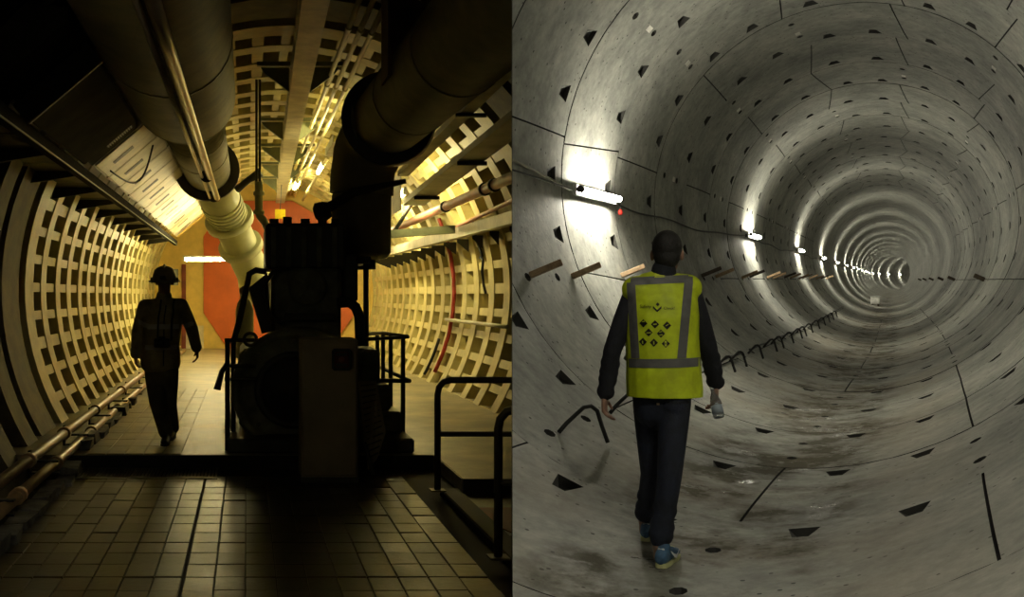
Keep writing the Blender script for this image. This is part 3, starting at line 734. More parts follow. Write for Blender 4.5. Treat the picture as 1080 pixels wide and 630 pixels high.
b = MB(); b.tube([q(345, 220, 12.1), q(372, 203, 12.1), q(428, 191, 12.2)], [.06, .055, .03], 10); build(b, 'brace_bar', M['flange'], rd)
b = MB(); b.disc_ring(q(340, 223, 12.1), (-1, -.2, -.3), [(.02, -.1), (.09, -.09), (.115, -.02), (.115, .06), (.06, .1)], 20); build(b, 'end_knob', M['flange'], rd)

# ---- trays and pipes on the upper right
def skew_run(name, pa, Ya, pb, Yb, kind, mt, label, cat, size, extra=None):
    A, B = q(*pa, Ya), q(*pb, Yb)
    A2 = A + (A - B) * .35
    t = thing(name, (A + B) / 2, label, cat, 'trays and pipes high on the right wall')
    if kind == 'pipe':
        b = MB(); b.tube([A2, A, B], size, 12); build(b, 'pipe_run', mt, t, clip=-1)
    else:
        w_, h_ = size; fn = lambda x, y, z: A2 + (B - A2) * y + np.array([x, 0, z])
        b = MB(); b.box(-w_ / 2, w_ / 2, 0, 1, -.012, .012, fn); build(b, 'tray_bed', mt, t, clip=-1)
        for s in (-1, 1):
            b = MB(); b.box(s * w_ / 2 - .012, s * w_ / 2 + .012, 0, 1, -.012, h_, fn); build(b, 'tray_side', mt, t, clip=-1)
    return t, A, B
t, A, B = skew_run('cable_tray', (533, 78), 10.2, (425, 185), 14.5, 'tray', M['beam'], 'topmost cable tray beside the dark duct on the right', 'cable tray', (.13, .06))
for s in (.30,):
    c_ = A + (B - A) * s; b = MB(); b.tube([c_ + np.array([-.12, 0, 0]), c_ + np.array([-.1, 0, .55])], .014, 6); build(b, 'hanger_rod', M['flange'], t)
    b = MB(); b.box(-.12, .22, -.04, .04, -.05, -.015, lambda x, y, z: c_ + np.array([x, y, z])); build(b, 'cross_arm', M['flange'], t, clip=-1)
t, A, B = skew_run('cable_tray', (538, 137), 11.2, (436, 216), 15.5, 'tray', M['tray'], 'second cable tray from the top with open sides on the right', 'cable tray', (.30, .07))
for i in (2, 5):
    c_ = A + (B - A) * (i / 6); b = MB(); b.box(-.16, .2, -.03, .03, -.06, -.014, lambda x, y, z: c_ + np.array([x, y, z])); build(b, 'cross_arm', M['flange'], t, clip=-1)
t, A, B = skew_run('wall_pipe', (540, 187), 12.0, (416, 242), 19, 'pipe', M['pink_pipe'], 'thick faded red pipe between the trays on the right', 'pipe', .065)
for s in (.1, .16, .45):
    c_ = A + (B - A) * s; d_ = (B - A) / np.linalg.norm(B - A); b = MB(); b.tube([c_ - d_ * .03, c_ + d_ * .03], .085, 12); build(b, 'clamp', M['flange'], t, clip=-1)
skew_run('wall_pipe', (540, 212), 13.0, (472, 244), 18, 'pipe', M['pink_pipe'], 'thin faded red pipe just above the white channel on the right', 'pipe', .03)
t, A, B = skew_run('wall_channel', (540, 236), 13.3, (384, 276), 27, 'tray', M['tray'], 'long white steel channel along the right wall', 'channel', (.10, .15))
for i in range(13):
    y = 13.6 + i * 1.0; s = (y - A[1]) / (B[1] - A[1]); c_ = A + (B - A) * s
    xw = LW(LCX + math.sqrt(LR ** 2 - (c_[2] - ZC - y * TZ - LCZ) ** 2) - .0, y, 0)[0]
    b = MB(); b.prism([(c_[0] + .05, c_[2] - .012), (c_[0] + .05, c_[2] - .06), (max(xw, c_[0] + .15), c_[2] - .22), (max(xw, c_[0] + .15), c_[2] - .012)], (y - .025, y + .025), lambda a, z, yy: (a, yy, z)); build(b, 'arm', M['flange'], t, clip=-1)
# dark cross member under the trays
cm = thing('cross_member', q(430, 250, 16), 'dark horizontal cross member below the trays beside the drum', 'beam')
b = MB(); b.box(0, 1, -.06, .06, -.06, .06, lambda x, y, z: q(400 + 80 * x, 248 - 6 * x, 16) + np.array([0, y, z])); build(b, 'bar', M['gusset'], cm)
b = MB(); b.tube([q(415, 246, 16), q(440, 205, 16)], .03, 6); build(b, 'diagonal', M['flange'], cm)
# red hose down the right wall and wall cables
b = MB(); b.tube([LA_(a, 18.1 + .02 * math.sin(a), -.05) for a in np.linspace(24, -27, 26)], .035, 8); tag(build(b, 'red_hose', M['red_hose']), 'dark red hose hanging down the ribs of the right wall', 'hose')
b = MB(); b.tube([LA_(a, 18.9, -.04) for a in np.linspace(-16, -29, 12)], .028, 8); tag(build(b, 'wall_cable', M['cable']), 'black cable at the foot of the red hose on the right wall', 'cable')
b = MB(); b.tube([LA_(20 - 1.7 * i + 2 * math.sin(i), 15.9 + .1 * math.cos(2 * i), -.03) for i in range(12)], .022, 6); tag(build(b, 'wall_cable', M['cable'], clip=-1), 'wavy black cable hanging near the front of the right wall', 'cable')
run_pipe('wall_conduit', 3.50, -.42, .03, 14, 18.3, M['tray'], 'short pale conduit across the ribs of the right wall', 'conduit', cl=-1)

# ---- lamps of the machine tunnel
def tube_lamp(c_, d, L_, label, r=.035, shield=None):
    d = np.array(d, float); d /= np.linalg.norm(d); side = np.cross(d, (0, 0, 1)); side /= np.linalg.norm(side)
    fn = lambda x, y, z: c_ + d * x + side * y + np.array([0, 0, z])
    t = thing('tube_lamp', c_, label, 'lamp', 'tube lamps of the machine tunnel')
    b = MB(); b.cbox(-L_ / 2, L_ / 2, -.03, .03, .05, .09, .01, fn); build(b, 'housing', M['housing'], t, clip=-1)
    b = MB(); b.tube([fn(-L_ / 2 + .05, 0, 0), fn(L_ / 2 - .05, 0, 0)], r, 10); build(b, 'tube', M['lamp_l'], t, clip=-1)
    if shield == 'side':  # added plate that keeps this lamp's light off the left wall
        b = MB(); b.box(-L_ / 2 - .2, L_ / 2 + .2, -.10, -.09, -.28, .28, fn); build(b, 'light_shield', M['housing'], t, clip=-1)
    if shield == 'below':  # added trough that sends this lamp's light only up to the crown
        b = MB(); b.box(-L_ / 2 - .1, L_ / 2 + .1, -.16, .16, -.10, -.09, fn); build(b, 'light_shield', M['housing'], t, clip=-1)
        b = MB(); b.box(-L_ / 2 - .1, L_ / 2 + .1, -.17, -.16, -.10, .03, fn); build(b, 'light_shield', M['housing'], t, clip=-1)
    for s in (-1, 1):
        b = MB(); b.box(s * (L_ / 2 - .03) - .02, s * (L_ / 2 - .03) + .02, -.035, .035, -.035, .05, fn); build(b, 'holder', M['housing'], t, clip=-1)
AXD = np.array([TX, 1, TZ])
tube_lamp(q(222, 274, 25), (1, 0, 0), 1.3, 'white tube lamp set crosswise in front of the orange end wall')
tube_lamp(q(237, 250, 26), AXD, 1.3, 'tube lamp glowing between the sloped duct and the pale pipe')
tube_lamp(q(358, 152, 17.0), AXD, 1.5, 'bright tube lamp under the crown just behind the silencer drum', shield='below')
tube_lamp(q(338, 178, 21.5), AXD, 1.5, 'tube lamp under the crown farther behind the silencer drum')
tube_lamp(q(420, 208, 16.2), AXD, 1.5, 'bright tube lamp below the trays to the right of the drum', shield='side')
tube_lamp(q(396, 236, 21), AXD, 1.5, 'tube lamp farther along below the trays on the right')
tube_lamp(q(312, 196, 26), AXD, 1.5, 'tube lamp near the end wall below the hoist beam')
tube_lamp(q(226, 244, 23), AXD, 1.3, 'tube lamp under the sloped duct above the worker in the helmet')

# ---- the machine
mc = thing('compressor', LW(.6, 11.2, ZU), 'tall dark compressor set with round flywheel housing on the raised floor', 'machine')
Dk, Dk2 = M['dark_paint'], M['dark_paint2']
def part(name, m, fnb, parent=mc): b = MB(); fnb(b); return build(b, name, m, parent)
part('base_frame', Dk2, lambda b: b.cbox(-.19, 1.62, 10.05, 13.0, ZU, ZU + .14, .02, LW))
part('crankcase', Dk, lambda b: b.cbox(-.08, 1.30, 10.72, 12.7, ZU + .14, -.55, .06, LW))
part('foot_step', Dk, lambda b: b.cbox(1.28, 1.56, 10.4, 12.6, ZU + .14, ZU + .36, .03, LW))
part('foot_step', Dk, lambda b: b.cbox(1.24, 1.46, 10.5, 12.5, ZU + .36, ZU + .62, .03, LW))
part('foot_step', Dk, lambda b: b.cbox(1.18, 1.36, 10.6, 12.4, ZU + .62, -.55, .03, LW))
fc = LW(.545, 10.70, -.94); FR = .62
fw = part('flywheel_housing', Dk, lambda b: b.disc_ring(fc, (0, -1, 0), [(FR * .9, -.25), (FR, -.2), (FR, .30), (FR * .97, .36), (FR * .90, .38), (FR * .86, .35), (FR * .80, .30), (FR * .66, .29), (.001, .29)], 56))
part('inner_rim', Dk2, lambda b: b.disc_ring(fc, (0, -1, 0), [(FR * .60, .288), (FR * .62, .33), (FR * .56, .36), (FR * .50, .33), (FR * .48, .20)], 48), fw)
part('fan_disc', Dk2, lambda b: b.disc_ring(fc, (0, -1, 0), [(FR * .5, .29), (FR * .5, .305), (.1, .31), (.09, .37), (.001, .38)], 40), fw)
for i in range(8):
    w = i * PI / 4
    part('rim_bolt', M['rail'], lambda b: b.tube([fc + np.array([.49 * math.cos(w), -.28, .49 * math.sin(w)]), fc + np.array([.49 * math.cos(w), -.33, .49 * math.sin(w)])], .022, 6), fw)
# engine block, stepped, with covers
part('block', Dk, lambda b: b.cbox(qx(286, 11.0), qx(360, 11.0), 11.0, 12.5, -.60, qz(282, 11.0), .04, LW))
hd = part('cylinder_head', Dk2, lambda b: b.cbox(qx(280, 11.1), qx(364, 11.1), 11.0, 12.4, qz(284, 11), qz(236, 11.1), .03, LW))
for i in range(5):
    x = qx(286 + i * 16, 11)
    part('head_fin', Dk, lambda b: b.box(x, x + .05, 10.95, 11.0, qz(282, 11), qz(240, 11), LW), hd)
for i, x in enumerate((289, 303, 322, 340, 354)):
    part('head_cap', Dk2, lambda b: b.tube([q(x, 237, 11.4), q(x, 231 - 2 * (i % 2), 11.4)], .05, 10), hd)
part('side_gallery', Dk2, lambda b: b.cbox(qx(362, 11.2), qx(376, 11.2), 11.05, 12.3, qz(318, 11), qz(268, 11), .02, LW))
cv = part('round_cover', Dk, lambda b: b.disc_ring(q(325, 303, 10.98), (0, -1, 0), [(.20, -.03), (.20, .03), (.17, .045), (.001, .05)], 28))
for w in (PI / 4, -PI / 4):
    cc = q(325, 303, 10.95)
    part('cover_rib', Dk, lambda b: b.hexa([cc + np.array(v_) for v_ in [(math.cos(w) * a - math.sin(w) * e, yy, math.sin(w) * a + math.cos(w) * e) for yy in (-.0, -.035) for a, e in ((-.17, -.018), (.17, -.018), (.17, .018), (-.17, .018))]]), cv)
part('ledge', Dk2, lambda b: b.cbox(qx(300, 10.9), qx(352, 10.9), 10.80, 11.02, qz(338, 10.9), qz(330, 10.9), .008, LW))
part('top_plate', Dk2, lambda b: b.cbox(qx(283, 11.6), qx(388, 11.6), 11.3, 13.0, qz(279, 11.6), qz(272, 11.6), .01, LW))
part('post', Dk2, lambda b: b.tube([q(386, 275, 11.4), LW(qx(386, 11.4), 11.4, ZU + .1)], .030, 8))
part('bypass_pipe', Dk2, lambda b: b.tube([q(356, 320, 11), q(368, 319, 11), q(375, 324, 11), q(379, 334, 11), q(380, 365, 11)], .055, 12))
part('feed_hose', Dk2, lambda b: b.tube([q(281, 287, 10.9), q(270, 285, 10.9), q(263, 289, 10.9), q(261, 300, 10.9), q(252, 340, 10.8), q(246, 362, 10.6)], .032, 10))
part('loop_hose', Dk2, lambda b: b.tube([q(302, 283, 10.9), q(288, 287, 10.8), q(279, 300, 10.8), q(279, 318, 10.8), q(287, 335, 10.8), q(298, 342, 10.8)], .022, 8))
part('wedge_guard', Dk2, lambda b: b.prism([(qx(262, 10.9), qz(304, 10.9)), (qx(282, 10.9), qz(288, 10.9)), (qx(286, 10.9), qz(350, 10.9)), (qx(276, 10.9), qz(352, 10.9))], (10.85, 11.2), lambda a, c_, t: LW(a, t, c_)))
gz = part('gauge', M['tray'], lambda b: b.disc_ring(q(257, 307, 10.9), (0, -1, 0), [(.045, -.05), (.05, .0), (.04, .02), (.001, .015)], 16))
# pale tank behind, left of the machine
tk = thing('air_vessel', LW(-.05, 13.6, ZU), 'narrow pale green upright vessel behind the left side of the compressor', 'tank')
def vess(b): b.disc_ring(LW(qx(258, 13.6), 13.6, qz(378, 13.6)), (0, 0, 1), [(.10, 0), (.115, .03), (.115, .62), (.09, .72), (.045, .80), (.02, .82)], 24)
part('shell', M['duct_pale'], vess, tk)
part('skirt', M['gusset'], lambda b: b.tube([LW(qx(258, 13.6), 13.6, ZU), LW(qx(258, 13.6), 13.6, qz(377, 13.6))], .085, 16), tk)
# guard rails round the machine
gl1 = thing('guard_rail', LW(qx(243, 10.2), 10.2, ZU), 'small black guard rail at the left of the compressor', 'railing')
for x, Y_ in ((240, 10.25), (246, 10.6)):
    part('post', Dk2, lambda b: b.tube([LW(qx(x, Y_), Y_, ZU), q(x, 357, Y_)], .026, 8), gl1)
for yy in (359, 386, 400):
    part('bar', Dk2, lambda b: b.tube([q(237, yy, 10.25), q(270, yy, 10.3)], .020, 8), gl1)
part('ring', Dk2, lambda b: b.tube([q(264 + 6.5 * math.cos(w), 358 + 6.5 * math.sin(w), 10.22) for w in np.linspace(0, 2 * PI, 20)], .017, 6), gl1)
part('lever', Dk2, lambda b: b.tube([q(240, 384, 10.2), q(234, 392, 10.15), q(229, 411, 10.1)], [.03, .026, .034], 8), gl1)
gl2 = thing('guard_rail', LW(qx(412, 11), 11, ZU), 'black guard rail with four posts at the right of the compressor', 'railing')
for x, Y_, t_, bt in ((398, 12.6, 352, None), (404, 11.9, 351, None), (412, 11.4, 352, None), (425, 10.7, 354, None)):
    part('post', Dk2, lambda b: b.tube([LW(qx(x, Y_), Y_, ZU), q(x, t_, Y_)], .024, 8), gl2)
part('top_rail', Dk2, lambda b: b.tube([q(388, 352, 12.7), q(404, 351.5, 11.9), q(430, 355.5, 10.65)], .022, 8), gl2)
part('top_rail', Dk2, lambda b: b.tube([q(385, 358, 10.9), q(430, 355.5, 10.65)], .020, 8), gl2)
part('mid_rail', Dk2, lambda b: b.tube([q(378, 401, 10.9), q(432, 402, 10.65)], .022, 8), gl2)
part('mid_rail', Dk2, lambda b: b.tube([q(402, 388, 12.2), q(432, 402, 10.65)], .022, 8), gl2)
part('post_foot', Dk2, lambda b: b.box(-.05, .05, -.05, .05, 0, .04, lambda x, y, z: LW(qx(425, 10.7) + x, 10.7 + y, ZU + z)), gl2)
# control cabinet
cbn = thing('control_cabinet', LW(.73, 9.35, ZL), 'plain grey-brown control cabinet standing in front of the compressor', 'cabinet')
part('body', M['cabinet'], lambda b: b.cbox(.48, .98, 9.16, 9.62, ZL, qz(358, 9.14), .012, LW), cbn)
part('plinth', Dk2, lambda b: b.box(.475, .985, 9.155, 9.63, ZL, ZL + .05, LW), cbn)
dr_ = part('door', M['cabinet'], lambda b: b.cbox(.495, .965, 9.135, 9.165, ZL + .07, qz(361, 9.14), .006, LW), cbn)
bx_ = part('switch_box', Dk2, lambda b: b.cbox(qx(350, 9.1), qx(371, 9.1), 9.07, 9.14, qz(391, 9.1), qz(368, 9.1), .02, LW), dr_)
part('switch_plate', M['pit_red'], lambda b: b.cbox(qx(353, 9.06), qx(368, 9.06), 9.05, 9.075, qz(388, 9.06), qz(371, 9.06), .012, LW), dr_)
for yy in (374, 385):
    part('switch_button', Dk2, lambda b: b.box(-.045, .045, -.02, .0, -.012, .012, lambda x, y, z: q(360.5, yy, 9.05) + np.array([x, y, z])), dr_)
part('switch_knob', M['pink_pipe'], lambda b: b.disc_ring(q(360.5, 379.5, 9.05), (0, -1, 0), [(.026, 0), (.026, .02), (.015, .03), (.001, .03)], 14), dr_)
# perforated sheet leaning against the cabinet
ps = thing('perforated_sheet', LW(1.15, 9.7, ZL), 'perforated metal sheet leaning beside the cabinet', 'sheet')
sA = [q(377, 402, 9.75), q(397, 402, 9.75), q(407, 456, 9.62), q(398, 484, 9.5), q(388, 496, 9.4)]
sN = np.array([.1, -.99, .1]) * .012
b = MB(); b.add([p for p in sA] + [p + sN for p in sA], [(0, 1, 2, 3, 4), (9, 8, 7, 6, 5)] + [(i, 5 + i, 5 + (i + 1) % 5, (i + 1) % 5) for i in range(5)]); build(b, 'sheet', M['cabinet'], ps)
for i in range(13):
    a_ = sA[0] + (sA[4] - sA[0]) * (.06 + i * .068); e_ = sA[1] + (sA[2] - sA[1]) * min(1, (.06 + i * .10)); e_ = e_ if i < 9 else sA[2] + (sA[3] - sA[2]) * ((i - 9) / 4)
    part('slot_row', Dk2, lambda b: b.tube([a_ + (e_ - a_) * .12 + sN * 1.2, a_ + (e_ - a_) * .88 + sN * 1.2], .006, 5), ps)
part('prop_bar', Dk2, lambda b: b.tube([q(378, 440, 9.7), q(393, 500, 9.3)], .02, 6), ps)
# ---- pit railings on the right
def rail(px0, pyb, pyt, Y_, py_mid, label):
    t = thing('pit_railing', q(px0, pyb, Y_), label, 'railing', 'railings at the pit'); x0 = qx(px0, Y_); zt = qz(pyt, Y_); zb = qz(pyb, Y_); zm = qz(py_mid, Y_)
    part('post', M['rail'], lambda b: b.tube([LW(x0, Y_, zb), LW(x0, Y_, zt - .10), LW(x0 + .02, Y_, zt - .035), LW(x0 + .08, Y_, zt), LW(x0 + 1.2, Y_, zt)], .030, 12), t) if False else None
    b = MB(); b.tube([LW(x0, Y_, zb), LW(x0, Y_, zt - .12), LW(x0 + .012, Y_, zt - .06), LW(x0 + .05, Y_, zt - .015), LW(x0 + .11, Y_, zt), LW(x0 + 1.1, Y_, zt)], .027, 12); build(b, 'bent_rail', M['rail'], t, clip=-1)
    b = MB(); b.tube([LW(x0, Y_, zm), LW(x0 + 1.1, Y_, zm)], .022, 10); build(b, 'mid_rail', M['rail'], t, clip=-1)
    b = MB(); b.box(-.06, .06, -.06, .06, 0, .012, lambda x, y, z: LW(x0 + x, Y_ + y, zb + z)); build(b, 'foot_plate', M['rail'], t, clip=-1)
rail(461.5, 518, 401, 1.60 * F / (518 - 312), 458, 'farther bent pipe railing in front of the right wall')
rail(525.5, 589, 432, 1.60 * F / (589 - 312), 509, 'nearer bent pipe railing at the edge of the pit')
# ---- small signs
sg = MB(); sg.cbox(qx(290, 22), qx(301, 22), 21.98, 22.02, qz(231, 22), qz(221, 22), .004, LW); sg = tag(build(sg, 'yellow_sign', M['yellow_sign']), 'small yellow sign hanging under the hoist beam', 'sign')
b = MB(); b.tube([q(295.5, 221, 22), q(297, 195, 22)], .01, 6); build(b, 'hanger', M['flange'], sg)
ws = thing('wall_board', q(184, 293, 27.5), 'dark notice board on the left wall behind the helmeted worker', 'board')
part('board', Dk2, lambda b: b.cbox(qx(181, 27.5), qx(188, 27.5), 27.48, 27.52, qz(301, 27.5), qz(284, 27.5), .008, LW), ws)
part('board_arm', Dk2, lambda b: b.box(qx(172, 27.5), qx(182, 27.5), 27.5, 27.53, qz(294, 27.5), qz(291, 27.5), LW), ws)

# dim bulkhead lamp on the left wall beside the camera
c_ = LW(-2.48, 1.2, 1.1); bl_ = thing('bulkhead_lamp', c_, 'dim oval bulkhead lamp on the left wall beside the camera', 'lamp')
b = MB(); b.disc_ring(c_, (1, 0, -.2), [(.15, -.03), (.15, .02), (.13, .04)], 24); build(b, 'base_ring', M['steel_dark'], bl_)
b = MB(); b.disc_ring(c_, (1, 0, -.2), [(.125, .041), (.12, .07), (.09, .10), (.04, .115), (.001, .118)], 24); build(b, 'glass', M['bulkhead'], bl_)
# ================================================================== PEOPLE
M['skin'] = mat('skin', (.30, .17, .115), .5, var=.08, scale=12)
M['hair'] = mat('dark_hair', (.012, .010, .008), .55, var=.2, scale=40, bump=.6, bscale=160)
M['sweater'] = mat('navy_knit', (.010, .011, .016), .9, var=.25, scale=30, bump=.4, bscale=150)
M['jeans'] = mat('dark_denim', (.010, .014, .030), .8, var=.4, scale=9, bump=.4, bscale=120)
M['lime'] = mat('hi_vis_lime', (.60, .72, .014), .6, var=.12, scale=9, bump=.5, bscale=14)
M['lime2'] = mat('hi_vis_pale', (.62, .70, .05), .6, var=.08)
M['reflective'] = mat('reflective_grey', (.13, .13, .125), .45, var=.1, scale=20, bump=.2)
M['print'] = mat('black_print', (.008, .010, .004), .6)
M['shoe'] = mat('blue_mesh_shoe', (.055, .13, .24), .6, var=.2, scale=30)
M['shoe_dark'] = mat('shoe_dark', (.012, .016, .024), .5)
M['sole'] = mat('pale_sole', (.58, .60, .30), .6)
M['swoosh'] = mat('white_leather', (.62, .64, .66), .4)
M['jacket'] = mat('site_jacket', (.34, .29, .12), .75, var=.2, scale=9, bump=.4, bscale=20)
M['jacket_band'] = mat('jacket_band', (.55, .52, .40), .4)
M['work_trousers'] = mat('work_trousers', (.15, .125, .06), .8, var=.2, scale=9, bump=.4, bscale=20)
M['helmet'] = mat('helmet_shell', (.30, .26, .14), .32)
M['boot'] = mat('black_boot', (.012, .011, .009), .5)
M['eye'] = mat('eye_dark', (.02, .015, .012), .2)
M['bottle_pet'] = mat('clear_bottle', (.86, .90, .93), .06, trans=.85, var=.02)
M['bottle_cap'] = mat('bottle_cap', (.75, .76, .78), .4)
M['bottle_lab'] = mat('bottle_wrap', (.42, .50, .58), .35)

def fuse(mb, name, m, parent, voxel, smooth=4, origin=None, hem=None):
    """union of closed lofts -> one continuous smooth skin"""
    me = bpy.data.meshes.new(name); me.from_pydata(mb.v, [], mb.f)
    bm = bmesh.new(); bm.from_mesh(me); bmesh.ops.triangulate(bm, faces=[f for f in bm.faces if len(f.verts) > 4]); bmesh.ops.recalc_face_normals(bm, faces=bm.faces[:]); bm.to_mesh(me); bm.free()
    o = bpy.data.objects.new(name + '_tmp', me); C.objects.link(o)
    r = o.modifiers.new('r', 'REMESH'); r.mode = 'VOXEL'; r.voxel_size = voxel
    if smooth: s = o.modifiers.new('s', 'SMOOTH'); s.iterations = smooth; s.factor = .5
    dg = bpy.context.evaluated_depsgraph_get(); me2 = bpy.data.meshes.new_from_object(o.evaluated_get(dg))
    bpy.data.objects.remove(o); bpy.data.meshes.remove(me); me2.name = name
    if hem is not None:
        bm = bmesh.new(); bm.from_mesh(me2); g_ = bmesh.ops.bisect_plane(bm, geom=bm.verts[:] + bm.edges[:] + bm.faces[:], plane_co=(0, 0, hem), plane_no=(0, 0, 1), clear_inner=True)
        bmesh.ops.holes_fill(bm, edges=[e for e in g_['geom_cut'] if isinstance(e, bmesh.types.BMEdge)]); bm.to_mesh(me2); bm.free()
    me2.materials.clear(); me2.materials.append(m)
    me2.polygons.foreach_set('use_smooth', [True] * len(me2.polygons))
    return place(me2, name, parent, origin)

def J(px, py, d): return np.array([(px - 540) / F * d, d, ZC + (315 - py) / F * d])
def lerp(a, b, t): return a + (b - a) * t
def head(mb, c, yaw, s=1.0, pitch=0.):
    f = np.array([math.sin(yaw), math.cos(yaw), 0]); r = np.array([math.cos(yaw), -math.sin(yaw), 0]); u = np.array([0, 0, 1.])
    f, u = f * math.cos(pitch) + u * math.sin(pitch), u * math.cos(pitch) - f * math.sin(pitch)
    fn = lambda x, y, z: c + s * (r * x + f * y + u * z)
    mb.ball((0, -.012, .022), (.076, .098, .093), fn, 20, 14)
    mb.ball((0, .016, -.045), (.062, .078, .082), fn, 18, 12)
    mb.ball((0, .050, -.088), (.034, .036, .028), fn)
    mb.limb([fn(0, .082, .005), fn(0, .104, -.03), fn(0, .098, -.04)], [.010, .014, .012])
    mb.ball((0, .078, .018), (.052, .016, .012), fn)
    mb.ball((0, .078, -.066), (.026, .016, .008), fn)
    for sx in (-1, 1):
        mb.ball((sx * .080, -.006, -.012), (.012, .020, .033), fn)
        mb.ball((sx * .038, .060, -.028), (.022, .022, .022), fn)
    return fn
def hand(mb, w, d, thumb, curl, s=1., spread=None):
    """palm and five fingers; w wrist, d direction of the fingers, thumb direction, curl direction"""
    d = d / np.linalg.norm(d); th = thumb - (thumb @ d) * d; th /= np.linalg.norm(th); cu = curl - (curl @ d) * d; cu /= np.linalg.norm(cu)
    mb.limb([w, w + d * .035 * s, w + d * .085 * s], [(.026 * s, .018 * s), (.036 * s, .017 * s), (.040 * s, .014 * s)], side=th)
    for i, (o_, L_) in enumerate(((.030, .070), (.010, .080), (-.011, .074), (-.030, .058))):
        b0 = w + d * .082 * s + th * o_ * s; k = .35 + .1 * i
        p1 = b0 + (d * math.cos(k) + cu * math.sin(k)) * L_ * .45 * s; p2 = p1 + (d * math.cos(k + .5) + cu * math.sin(k + .5)) * L_ * .32 * s; p3 = p2 + (d * math.cos(k + .9) + cu * math.sin(k + .9)) * L_ * .25 * s
        mb.limb([b0, p1, p2, p3], [.0095 * s, .009 * s, .0082 * s, .007 * s], n=8)
    b0 = w + d * .03 * s + th * .030 * s; p1 = b0 + (d * .65 + th * .6 + cu * .3) * .036 * s; p2 = p1 + (d * .85 + th * .12 + cu * .45) * .034 * s
    mb.limb([b0 - th * .012, b0, p1, p2], [.012 * s, .012 * s, .0105 * s, .0085 * s], n=8)

def project_decal(target, polys, view_dir, name, m, parent, off=.004, cells=None):
    """lay flat patches (lists of world quads / polys) on a garment along view_dir"""
    bm = bmesh.new(); bm.from_mesh(target.data); bvh = BVHTree.FromBMesh(bm); bm.free(); org = ORG[target.name]; vd = Vector(view_dir).normalized()
    b = MB()
    for poly in polys:
        vs = []
        for p in poly[0]:
            p = Vector(np.array(p) - org); hit = bvh.ray_cast(p - vd * 1.0, vd)
            vs.append(None if hit[0] is None else np.array(hit[0]) - np.array(vd) * off + org)
        ok = [f for f in poly[1] if all(vs[i] is not None for i in f)]
        use = sorted({i for f in ok for i in f}); ix = {a: n_ for n_, a in enumerate(use)}
        if ok: b.add([vs[i] for i in use], [[ix[i] for i in f] for f in ok], 0, True)
    return build(b, name, m, parent)
def strip(p0, p1, wv, n=14, m_=3):
    """grid between p0 and p1 of width vector wv"""
    vs = [lerp(np.array(p0), np.array(p1), i / n) + np.array(wv) * (j / m_ - .5) for i in range(n + 1) for j in range(m_ + 1)]
    return (vs, [(i * (m_ + 1) + j, i * (m_ + 1) + j + 1, (i + 1) * (m_ + 1) + j + 1, (i + 1) * (m_ + 1) + j) for i in range(n) for j in range(m_)])

def shoe(parent, heel, yaw, gz, mats, L_=.285, pitch=0., brandmark=True):
    f = np.array([math.sin(yaw), math.cos(yaw), 0]); r = np.array([math.cos(yaw), -math.sin(yaw), 0])
    def fn(x, y, z):
        yy = y * math.cos(pitch) - z * math.sin(pitch); zz = y * math.sin(pitch) + z * math.cos(pitch)
        return np.array([heel[0], heel[1], gz]) + f * yy + r * x + np.array([0, 0, zz])
    sole = [(-.030, .0), (-.036, .06), (-.034, .13), (-.044, .20), (-.038, .255), (-.015, L_), (.012, L_), (.036, .255), (.043, .20), (.036, .13), (.037, .06), (.030, 0), (.015, -.012), (-.015, -.012)]
    b = MB(); n = len(sole)
    vs = [fn(x, y, 0.002) for x, y in sole] + [fn(x * 1.06, y, .028 - .008 * (y / L_)) for x, y in sole]
    b.add(vs, [list(range(n))[::-1], list(range(n, 2 * n))] + [(i, (i + 1) % n, n + (i + 1) % n, n + i) for i in range(n)])
    build(b, 'sole', mats[1], parent)
    b = MB()
    b.limb([fn(0, .008, .055), fn(0, .06, .062), fn(0, .13, .056), fn(0, .20, .042), fn(0, .255, .036)], [(.036, .045), (.038, .052), (.038, .044), (.043, .030), (.036, .022)], side=r)
    b.limb([fn(0, .035, .05), fn(0, .045, .105)], [(.036, .042), (.038, .042)], side=r)
    up = fuse(b, 'upper', mats[0], parent, .007, 3)
    if brandmark:
        b = MB()
        for sx in (1, -1):
            c_ = [(.205, .052), (.17, .038), (.14, .036), (.10, .047), (.06, .066), (.035, .078)]; e_ = [(.200, .047), (.165, .028), (.135, .022), (.10, .032), (.06, .057), (.035, .077)]
            vs = [fn(sx * (.047 - .05 * abs(y - .12)), y, z + .012) for y, z in c_] + [fn(sx * (.049 - .05 * abs(y - .12)), y, z + .008) for y, z in e_]
            b.add(vs, [(i, i + 1, 7 + i, 6 + i) for i in range(5)])
        build(b, 'side_mark', mats[2], up)
        b = MB(); b.limb([fn(-.012, .006, .098), fn(.012, .006, .098)], [.007, .007], n=8); build(b, 'heel_tab', mats[2], up)
        b = MB()
        for i in range(5): b.tube([fn(-.025, .105 + i * .018, .096 - i * .006), fn(.025, .112 + i * .018, .096 - i * .006)], .004, 5)
        build(b, 'laces', mats[1], up)
    return fn

